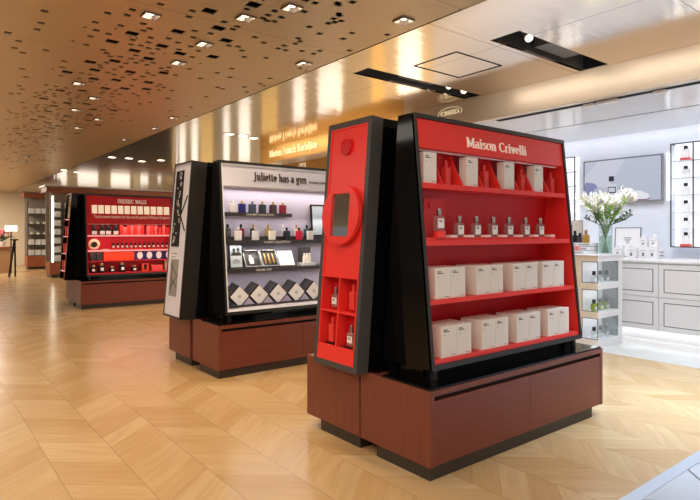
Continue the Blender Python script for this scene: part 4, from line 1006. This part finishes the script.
# wall shelves
def wall_shelf(label, y0, ncol, z0, nrow, items, pitch_y=.235, ph=.198, left=False):
    X = 6.92
    y1 = y0 - ncol * pitch_y
    t = thing('wall_shelf', label, 'wall shelf', (7.0, (y0 + y1) / 2, z0)); z1 = z0 + nrow * ph
    MB().box(7.025, y1 + .004, z0, 7.045, y0 - .004, z1).build('lit_back', mat('lit_white_back', (250, 250, 252), emit=(248, 250, 255), estr=.55), t)
    m = MB(); r = .006
    for k in range(ncol + 1):
        yy = y0 - k * pitch_y; m.box(X - r, yy - r, z0, X + r, yy + r, z1)
    m.box(X - r, y1, z1 - r, X + r, y0, z1 + r); m.box(X - r, y1, z0 - r, X + r, y0, z0 + r)
    m.box(X, y0 - r, z1 - r, 7.025, y0 + r, z1 + r); m.box(X, y0 - r, z0 - r, 7.025, y0 + r, z0 + r); m.build('metal_frame', M_shelfb, t)
    for k in range(nrow):
        zz = z0 + k * ph; MB().box(X + r, y1 + r, zz - .003, 7.024, y0 - r, zz + .003).build('shelf', mat('shelf_glass', (196, 204, 214), rough=.1), t)
    return t, X, y0, z0
M_blank = mat('black_cap', (36, 34, 38), rough=.3)
t, X, y0, z0 = wall_shelf('tall lit wall shelf with thin black frame and white bottles right of the screen', 2.75, 4, .99, 6, None)
wbot = bottle('white_bottle', 'x', 'perfume bottle', .085, .04, .100, .044, .036, thin_glass('opal_bottle', (252, 252, 252), tint=.35), M_blank, None)
redb = MB().box(-.05, -.04, 0, .05, .04, .03, b=.004); redo = Proto(tag(redb.build('red_block', mat('salmon_red_block', (236, 92, 84), rough=.4)), 'x', 'block'))
for r in range(6):
    for c in range(2):
        yy = y0 - .235 * (c + .5) - .02; zb = z0 + .198 * r + .003
        if r in (0, 5) and c == 0:
            redo.place((6.975, yy, zb), f'small salmon red block in the {("lowest", "", "", "", "", "topmost")[r]} row of the wall shelf', 'red blocks in the wall shelf', rz=-PI / 2); zb += .0305
        wbot.place((6.975, yy, zb), f'white dark capped bottle, {("left", "second")[c]} column, {ordn(5 - r)} row of the wall shelf right of the screen', 'white bottles in the right wall shelf', rz=-PI / 2)
t, X, y0b, z0b = wall_shelf('lit wall shelf with thin black frame partly hidden behind the coral red stand', 4.42, 2, 1.21, 5, None, pitch_y=.24, ph=.19)
cols = [('dark blue', (50, 56, 78)), ('clear', (214, 220, 224)), ('green', (120, 170, 140)), ('amber', (190, 150, 80)), ('grey', (150, 154, 160))]
for r in range(5):
    nm, rgb = cols[4 - r]; yy = y0b - .24 * .5 - .03
    bottle('shelf_bottle', 'x', 'perfume bottle', .09, .05, .085, .035, .045, mat(nm.replace(' ', '_') + '_glass_bottle', rgb, rough=.12), M_blank, None).place((6.975, yy, z0b + .19 * r + .003), f'{nm} bottle on the {ordn(4 - r)} level from the top of the left wall shelf', 'bottles in the left wall shelf', rz=-PI / 2)
# lilies in a glass vase
VX, VY, VZ = 5.755, 2.93, .930
va = thing('glass_vase', 'clear cylindrical glass vase with green stems on the white counter end', 'vase', (VX, VY, VZ))
MB().lathe([(.066, VZ), (.066, VZ + .006), (.066, VZ + .31), (.063, VZ + .31), (.062, VZ + .008), (.0, VZ + .008)], VX, VY, 28).build('glass_body', M_glass, va, True)
MB().lathe([(.060, VZ + .010), (.060, VZ + .19)], VX, VY, 24).build('water', thin_glass('vase_water', (220, 238, 226), tint=.08), va, True)
M_stem = mat('green_stem', (104, 146, 52), rough=.5); M_petal = mat('lily_white', (246, 246, 238), rough=.5, noise=.03, nscale=20); M_leafd = mat('dark_leaf', (66, 88, 50), rough=.5); M_bud = mat('bud_green', (170, 196, 96), rough=.5)
r5 = random.Random(21)
def petal(mb, base, d, length, width, up):
    d = d.normalized(); side = d.cross(up).normalized(); nrm = side.cross(d).normalized()
    prof = [(0, .25, 0), (.3, .8, .02), (.6, 1, .05), (.85, .6, .03), (1.0, .06, -.05)]
    vs = []; th = .0015
    for t_, w_, b_ in prof:
        c = base + d * (t_ * length) + nrm * (b_ * length * 2.0)
        for s_ in (-1, 0, 1): vs.append(c + side * (s_ * w_ * width / 2) + nrm * (.25 * width * abs(s_)) )
    nn = len(vs); vs += [v - nrm * th for v in vs]; fs = []
    for i in range(len(prof) - 1):
        for j in range(2):
            a = i * 3 + j; fs.append((a, a + 1, a + 4, a + 3)); fs.append((nn + a, nn + a + 3, nn + a + 4, nn + a + 1))
        for a, b in ((i * 3, i * 3 + 3), (i * 3 + 2, i * 3 + 5)): fs.append((a, b, nn + b, nn + a))
    mb._add(vs, fs)
def lily(ang, tilt_, length, label, bloom):
    base = Vector((VX - .035 * math.cos(ang), VY - .035 * math.sin(ang), VZ + .012))
    rim = Vector((VX + .045 * math.cos(ang), VY + .045 * math.sin(ang), VZ + .30))
    d = Vector((math.cos(ang) * math.sin(tilt_), math.sin(ang) * math.sin(tilt_), math.cos(tilt_)))
    tip = rim + d * length
    t = thing('lily_stem' if bloom else 'leafy_sprig', label, 'flower', base, 'lilies in the glass vase' if bloom else 'leafy sprigs in the glass vase')
    MB().bar(base, rim, .0038, 8).bar(rim, tip, .0038, 8, .003).build('stem', M_stem if bloom else M_leafd, t)
    m = MB(); up = Vector((0, 0, 1))
    n = 5 if bloom else 9
    for k in range(n):
        p = rim + d * (length * (.25 + .72 * k / n)); a = ang + r5.uniform(-1.8, 1.8) + PI * (k % 2) * .6
        dd = Vector((math.cos(a), math.sin(a), r5.uniform(.2, 1.0))); petal(m, p, dd, .085 if bloom else .06, .016 if bloom else .02, up)
    m.build('leaf', M_stem if bloom else M_leafd, t)
    if bloom:
        m = MB(); heads = [(tip, d)]
        a2 = ang + .9; d2 = (d + Vector((math.cos(a2), math.sin(a2), .1)) * .55).normalized(); heads.append((tip - d * .05 + d2 * .03, d2))
        for hp, hd in heads:
            q = hd.to_track_quat('Z', 'Y')
            for k in range(6):
                a = 2 * PI * k / 6 + (.5 if k % 2 else 0); pd = q @ Vector((math.cos(a) * .62, math.sin(a) * .62, 1.0)); petal(m, hp, pd, .112, .036, q @ Vector((math.cos(a), math.sin(a), -.6)))
        m.build('bloom', M_petal, t)
        m = MB()
        for k in range(2):
            a = ang + r5.uniform(-1, 1); dd = (d + Vector((math.cos(a), math.sin(a), .2)) * .5).normalized(); p = tip - d * (.06 + .03 * k)
            m.bar(p, p + dd * .05, .003, 6); m.bar(p + dd * .05, p + dd * .085, .009, 8, .011); m.bar(p + dd * .085, p + dd * .125, .011, 8, .003)
        m.build('bud', M_bud, t)
for k in range(16):
    ang = 2 * PI * k / 16 + r5.uniform(-.2, .2); lily(ang, r5.uniform(.15, .95), r5.uniform(.14, .33), 'white lily on a green stem in the clear glass vase', True)
RV = math.atan2(-0.6203, 0.7843)
for ang, tl, ln in ((RV, 1.15, .27), (RV + .3, 1.3, .24), (RV - .4, .95, .26), (RV + PI, 1.15, .2), (RV + PI + .5, .9, .22), (RV + 1.5, .8, .22)): lily(ang, tl, ln, 'dark leafy sprig arching from the clear glass vase', False)
# goods left of the vase on the peninsula
sb = thing('stepped_tray', 'white stepped tray of samples left of the vase on the counter end', 'tray', (5.6, 3.13, .93))
for k in range(3):
    MB().box(5.45 + .07 * k, 3.005, .930 + .04 * k, 5.75, 3.27, .965 + .04 * k, b=.002).build('step', M_white, sb)
    MB().box(5.4485 + .07 * k, 3.02, .944 + .04 * k, 5.4499 + .07 * k, 3.25, .950 + .04 * k).build('step_line', M_grey, sb)
    if k: MB().box(5.46 + .07 * k, 3.01, .9251 + .04 * k, 5.74, 3.265, .9299 + .04 * k).build('step_spacer', M_grey, sb)
for nm, px, rgb, h in (('amber gold', 586, (196, 156, 80), .085), ('dark', 575, (50, 46, 52), .08), ('smoky grey', 580, (84, 80, 82), .055)):
    bottle('tester_bottle', 'x', 'perfume bottle', .066 if h > .07 else .045, .04, h, .03, .05, mat(nm.replace(' ', '_') + '_tester', rgb, rough=.1), M_gold if nm == 'amber gold' else M_blank, None).place((5.64, min(yat(px, 5.64), 3.235), 1.0455), f'{nm} tester bottle on the white stepped tray left of the vase', 'tester bottles left of the vase', rz=-PI / 2)
bd = thing('white_board', 'white display board standing behind the tester bottles', 'board', (5.80, 3.2, .93)); ya, yb = yat(572, 5.79), yat(582.5, 5.79)
MB().box(5.79, yb, .93, 5.805, ya, 1.29).build('panel', M_paper, bd); MB().frame(0, 0, ya - yb, .36, .004, 0, .002, T=TR((5.7879, ya, .93), (0, -1, 0), (1, 0, 0), (0, 0, 1))).build('panel_edge', M_grey, bd)
bottle('pink_bottle', 'x', 'perfume bottle', .05, .03, .05, .02, .03, mat('pink_tester', (240, 150, 150), rough=.2), M_white, None).place((5.485, yat(577, 5.485), .9652), 'small pink bottle at the left of the white stepped tray', rz=-PI / 2)
# goods right of the vase on the back counter
YC = 6.35
def cy(px, X): return yat(px, X)
pf = thing('framed_print', 'grey framed white print with a small emblem leaning on the wall right of the vase', 'framed print', (6.9, cy(628, 6.9), .858))
ya, yb = cy(615, 6.88), cy(641, 6.88); T = TR((6.86, ya, .859), (0, -1, 0), (math.cos(.08), 0, -math.sin(.08)), (math.sin(.08), 0, math.cos(.08)))
wp_ = ya - yb; MB().frame(0, 0, wp_, .36, .01, -.004, .012, T=T).build('picture_frame', M_grey, pf); pr_ = MB().box(.01, 0, .01, wp_ - .01, .01, .35, T=T).build('picture', M_white, pf)
m = MB()
for k in range(5): m.box(wp_ / 2 - .05 + .01 * k, -.001, .23 - .018 * k + .0, wp_ / 2 + .05 - .01 * k, -.0002, .238 - .018 * k, T=T)
m.box(wp_ * .25, -.001, .12, wp_ * .42, -.0002, .128, T=T).box(wp_ * .55, -.001, .12, wp_ * .75, -.0002, .128, T=T).build('print', M_grey, pf)
hs = thing('paper_house', 'x', 'box', (0, 0, 0))
MB().prism([(-.05, 0), (.05, 0), (.05, .12), (.03, .12), (.02, .15), (0, .165), (-.02, .15), (-.03, .12), (-.05, .12)], 'y', 0, .07).build('carton_body', M_white, hs); MB().box(-.012, -.001, .03, .012, -.0001, .07).box(-.03, -.001, .09, .03, -.0001, .094).build('print', M_grey, hs)
HP = Proto(hs)
for k, (px, X) in enumerate(((617.5, 6.45), (631, 6.45), (643, 6.5), (652, 6.5))):
    HP.place((X, cy(px, X), .858), f'white gabled paper box on the back counter, {ordn(k)} right of the vase', 'gabled paper boxes on the back counter', rz=-PI / 2)
rs = thing('stepped_riser', 'white slatted riser with grey edges at the right end of the counter display', 'riser', (6.6, cy(650, 6.6), .858))
ya, yb = cy(638, 6.7), cy(661, 6.7)
for k in range(3): MB().box(6.62 + .04 * k, yb, .858 + .04 * k, 6.80, ya, .886 + .04 * k, b=.002).build('step', M_white, rs)
MB().box(6.64, yb + .01, .8862, 6.79, ya - .01, .8978).box(6.68, yb + .01, .9262, 6.79, ya - .01, .9378).build('gap', M_grey, rs)
for k, px in enumerate((643, 653)):
    HP.place((6.73, cy(px, 6.73), .9665), f'white gabled paper box on top of the slatted riser, {("left", "right")[k]} one', 'gabled paper boxes on the riser', rz=-PI / 2)
# gold shop beyond the fascia
gs = thing('gold_shop_sign', 'lit gold header with white square emblem inside the shop behind the stands', 'sign', (5.22, 7.8, 2.15))
ya, yb = min(yat(266, 5.2), 8.52), yat(335, 5.2)
MB().box(5.2, yb, 2.15, 5.25, ya, HW).build('board', M_goldf, gs)
ye = yat(302.5, 5.2); e_ = MB().box(5.19, ye - .10, 2.19, 5.1995, ye + .10, 2.33).build('emblem', M_goldtxt, gs)
T = facing_left(5.189, ye + .09, 2.205); m = MB()
for q0, q1 in (((.02, 0), (.02, .11)), ((.02, .11), (.09, .02)), ((.09, .02), (.16, .11)), ((.16, .11), (.16, 0)), ((.02, .0), (.09, .08)), ((.09, .08), (.16, 0))): m.bar(T @ Vector((q0[0], 0, q0[1])), T @ Vector((q1[0], 0, q1[1])), .006, 6)
m.build('monogram', M_goldf, e_)
area('gold_shop_light', (5.7, 7.2, HW - .02), (.8, 1.6), 40, WARM)

# ================================================================== FAR LEFT BACKGROUND
M_woodm = mat('far_red_wood', (150, 84, 52), rough=.4, noise=.2, nscale=5); M_smoke = mat('smoked_glass', (120, 116, 110), rough=.05, trans=.8)
M_shelfl = mat('lit_shelf_edge', (255, 240, 214), emit=(255, 240, 216), estr=5.0)
def far_cabinet(label, x0, x1, y0, y1, ztop, nshelf, cols, baseh, gid, lit):
    t = thing('glass_cabinet', label, 'display cabinet', ((x0 + x1) / 2, (y0 + y1) / 2, 0))
    MB().box(x0 + .04, y0 + .04, 0, x1 - .04, y1, .08).build('plinth', M_plinth, t)
    MB().box(x0, y0, .08, x1, y1, baseh).build('base_cabinet', M_woodm, t)
    m = MB()
    for x in (x0, x1 - .04): m.box(x, y0, baseh, x + .04, y0 + .04, ztop)
    m.build('post', M_cap, t)
    MB().box(x0, y1 - .03, baseh, x1, y1, ztop).build('back_panel', mat('far_back', (150, 138, 122), rough=.5), t)
    if lit: MB().box(x0 + .045, y0 + .0, baseh, x0 + .085, y0 + .02, ztop - .1).build('light_strip', M_shelfl, t)
    c = MB().box(x0 - .1, y0 - .1, ztop, x1 + .1, y1, ztop + .13).build('cornice', M_woodm, t)
    MB().box(x0 - .14, y0 - .14, ztop + .13, x1 + .14, y1, ztop + .165).build('cornice_cap', M_cap, c)
    zs = []
    for k in range(nshelf):
        z = baseh + .02 + (ztop - baseh - .2) * k / nshelf; zs.append(z)
        MB().box(x0 + .04, y0 + .05, z - .012, x1 - .04, y1 - .03, z).build('shelf', M_smoke, t)
    return zs
cw = carton('white_box', 'x', 'box', .15, .12, .17, M_paper, ink=False); jb = bottle('jar', 'x', 'jar', .07, .07, .06, .045, .03, mat('cream_jar', (236, 226, 206), rough=.4), M_gold, None)
zs = far_cabinet('tall glass cabinet with white boxes on a red wood base at the far left', 2.88, 3.72, 20.0, 20.5, 2.28, 5, 4, .42, 'a', False)
for r, z in enumerate(zs):
    for c in range(4):
        p = (3.03 + .18 * c, 20.16, z)
        if r in (0, 1, 4): cw.place(p, f'{ordn(c)} white box on the far left cabinet\'s {ordn(r)} shelf from the bottom', 'white boxes in the far cabinet')
        else: jb.place(p, f'{ordn(c)} cream jar on the far left cabinet\'s {ordn(r)} shelf from the bottom', 'cream jars in the far cabinet')
zs = far_cabinet('long lit glass cabinet with wooden cornice behind the far red stand', 2.80, 6.2, 15.9, 16.5, 2.20, 7, 3, .40, 'b', True)
for r, z in enumerate(zs):
    for c in range(2):
        cw.place((3.02 + .26 * c, 16.12, z), f'{("left", "right")[c]} white box on the long lit cabinet\'s {ordn(r)} shelf from the bottom', 'white boxes in the long cabinet').scale = (1, 1, .9)
# lectern, sign, plants and posts at the far edge
ts = thing('lit_sign', 'small glowing white sign on a post near the left edge of the picture', 'sign', (1.9, 18.4, 0))
p0 = onY(5, 226, 18.4); p1 = onY(17, 229, 18.4)
MB().box(p0.x, 18.36, 1.20, p1.x, 18.42, 1.36).build('light_box', mat('lit_sign_face', (255, 255, 250), emit=(255, 250, 238), estr=1.6), ts); MB().box((p0.x + p1.x) / 2 - .02, 18.38, 0, (p0.x + p1.x) / 2 + .02, 18.40, 1.2).build('post', M_cap, ts)
st = thing('black_stand', 'black folding stand in front of the far cream wall', 'stand', (onY(13.5, 250, 17.0).x, 17.0, 0)); x = st.location.x
MB().bar((x - .10, 17.0, 0.0), (x + .02, 17.0, .95), .025).build('leg', M_dark, st); MB().bar((x + .04, 17.0, 0), (x + .03, 17.0, .97), .022).build('leg', M_dark, st); MB().box(x - .06, 16.95, .95, x + .1, 17.05, .99).build('top_plate', M_dark, st)
tb = thing('side_table', 'brown table with flowers at the very left edge', 'table', (onY(2, 250, 19.0).x, 19.0, 0)); x = tb.location.x
MB().box(x - .5, 18.8, .70, x + .25, 19.2, .75).build('table_top', M_woodm, tb); MB().box(x - .45, 18.85, 0, x + .2, 19.15, .70).build('base', mat('tan_base', (170, 130, 90), rough=.6), tb)
pp = thing('potted_plant', 'small potted plant with pink flowers on the table at the left edge', 'plant', (x, 19.0, .75))
MB().lathe([(.07, .75), (.1, .9)], x, 19.0, 16).build('pot', M_paper, pp)
m = MB()
for k in range(40):
    a = r5.uniform(0, 2 * PI); e = r5.uniform(.1, 1.3); petal(m, Vector((x, 19.0, .9)), Vector((math.cos(a) * math.cos(e), math.sin(a) * math.cos(e), math.sin(e))), r5.uniform(.15, .42), .05, Vector((0, 0, 1)) + Vector((.1, .1, 0)))
m.build('foliage', M_leafd, pp)
m = MB()
for k in range(14): a = r5.uniform(0, 2 * PI); rr = r5.uniform(.05, .22); m.lathe([(.01, r5.uniform(1.0, 1.2)), (.03, 1.22), (.01, 1.26)], x + rr * math.cos(a), 19.0 + rr * math.sin(a), 8)
m.build('blossoms', mat('pink_blossom', (226, 120, 130), rough=.6), pp)
tl = thing('ceiling_rail', 'black ceiling rail with spots at the upper left above the far wall', 'track light', (1.6, 17.5, 2.5))
MB().box(1.55, 16.0, 2.50, 1.63, 19.0, 2.55).box(1.58, 16.2, 2.55, 1.60, 16.24, HB).box(1.58, 18.7, 2.55, 1.60, 18.74, HB).build('rail', M_dark, tl)
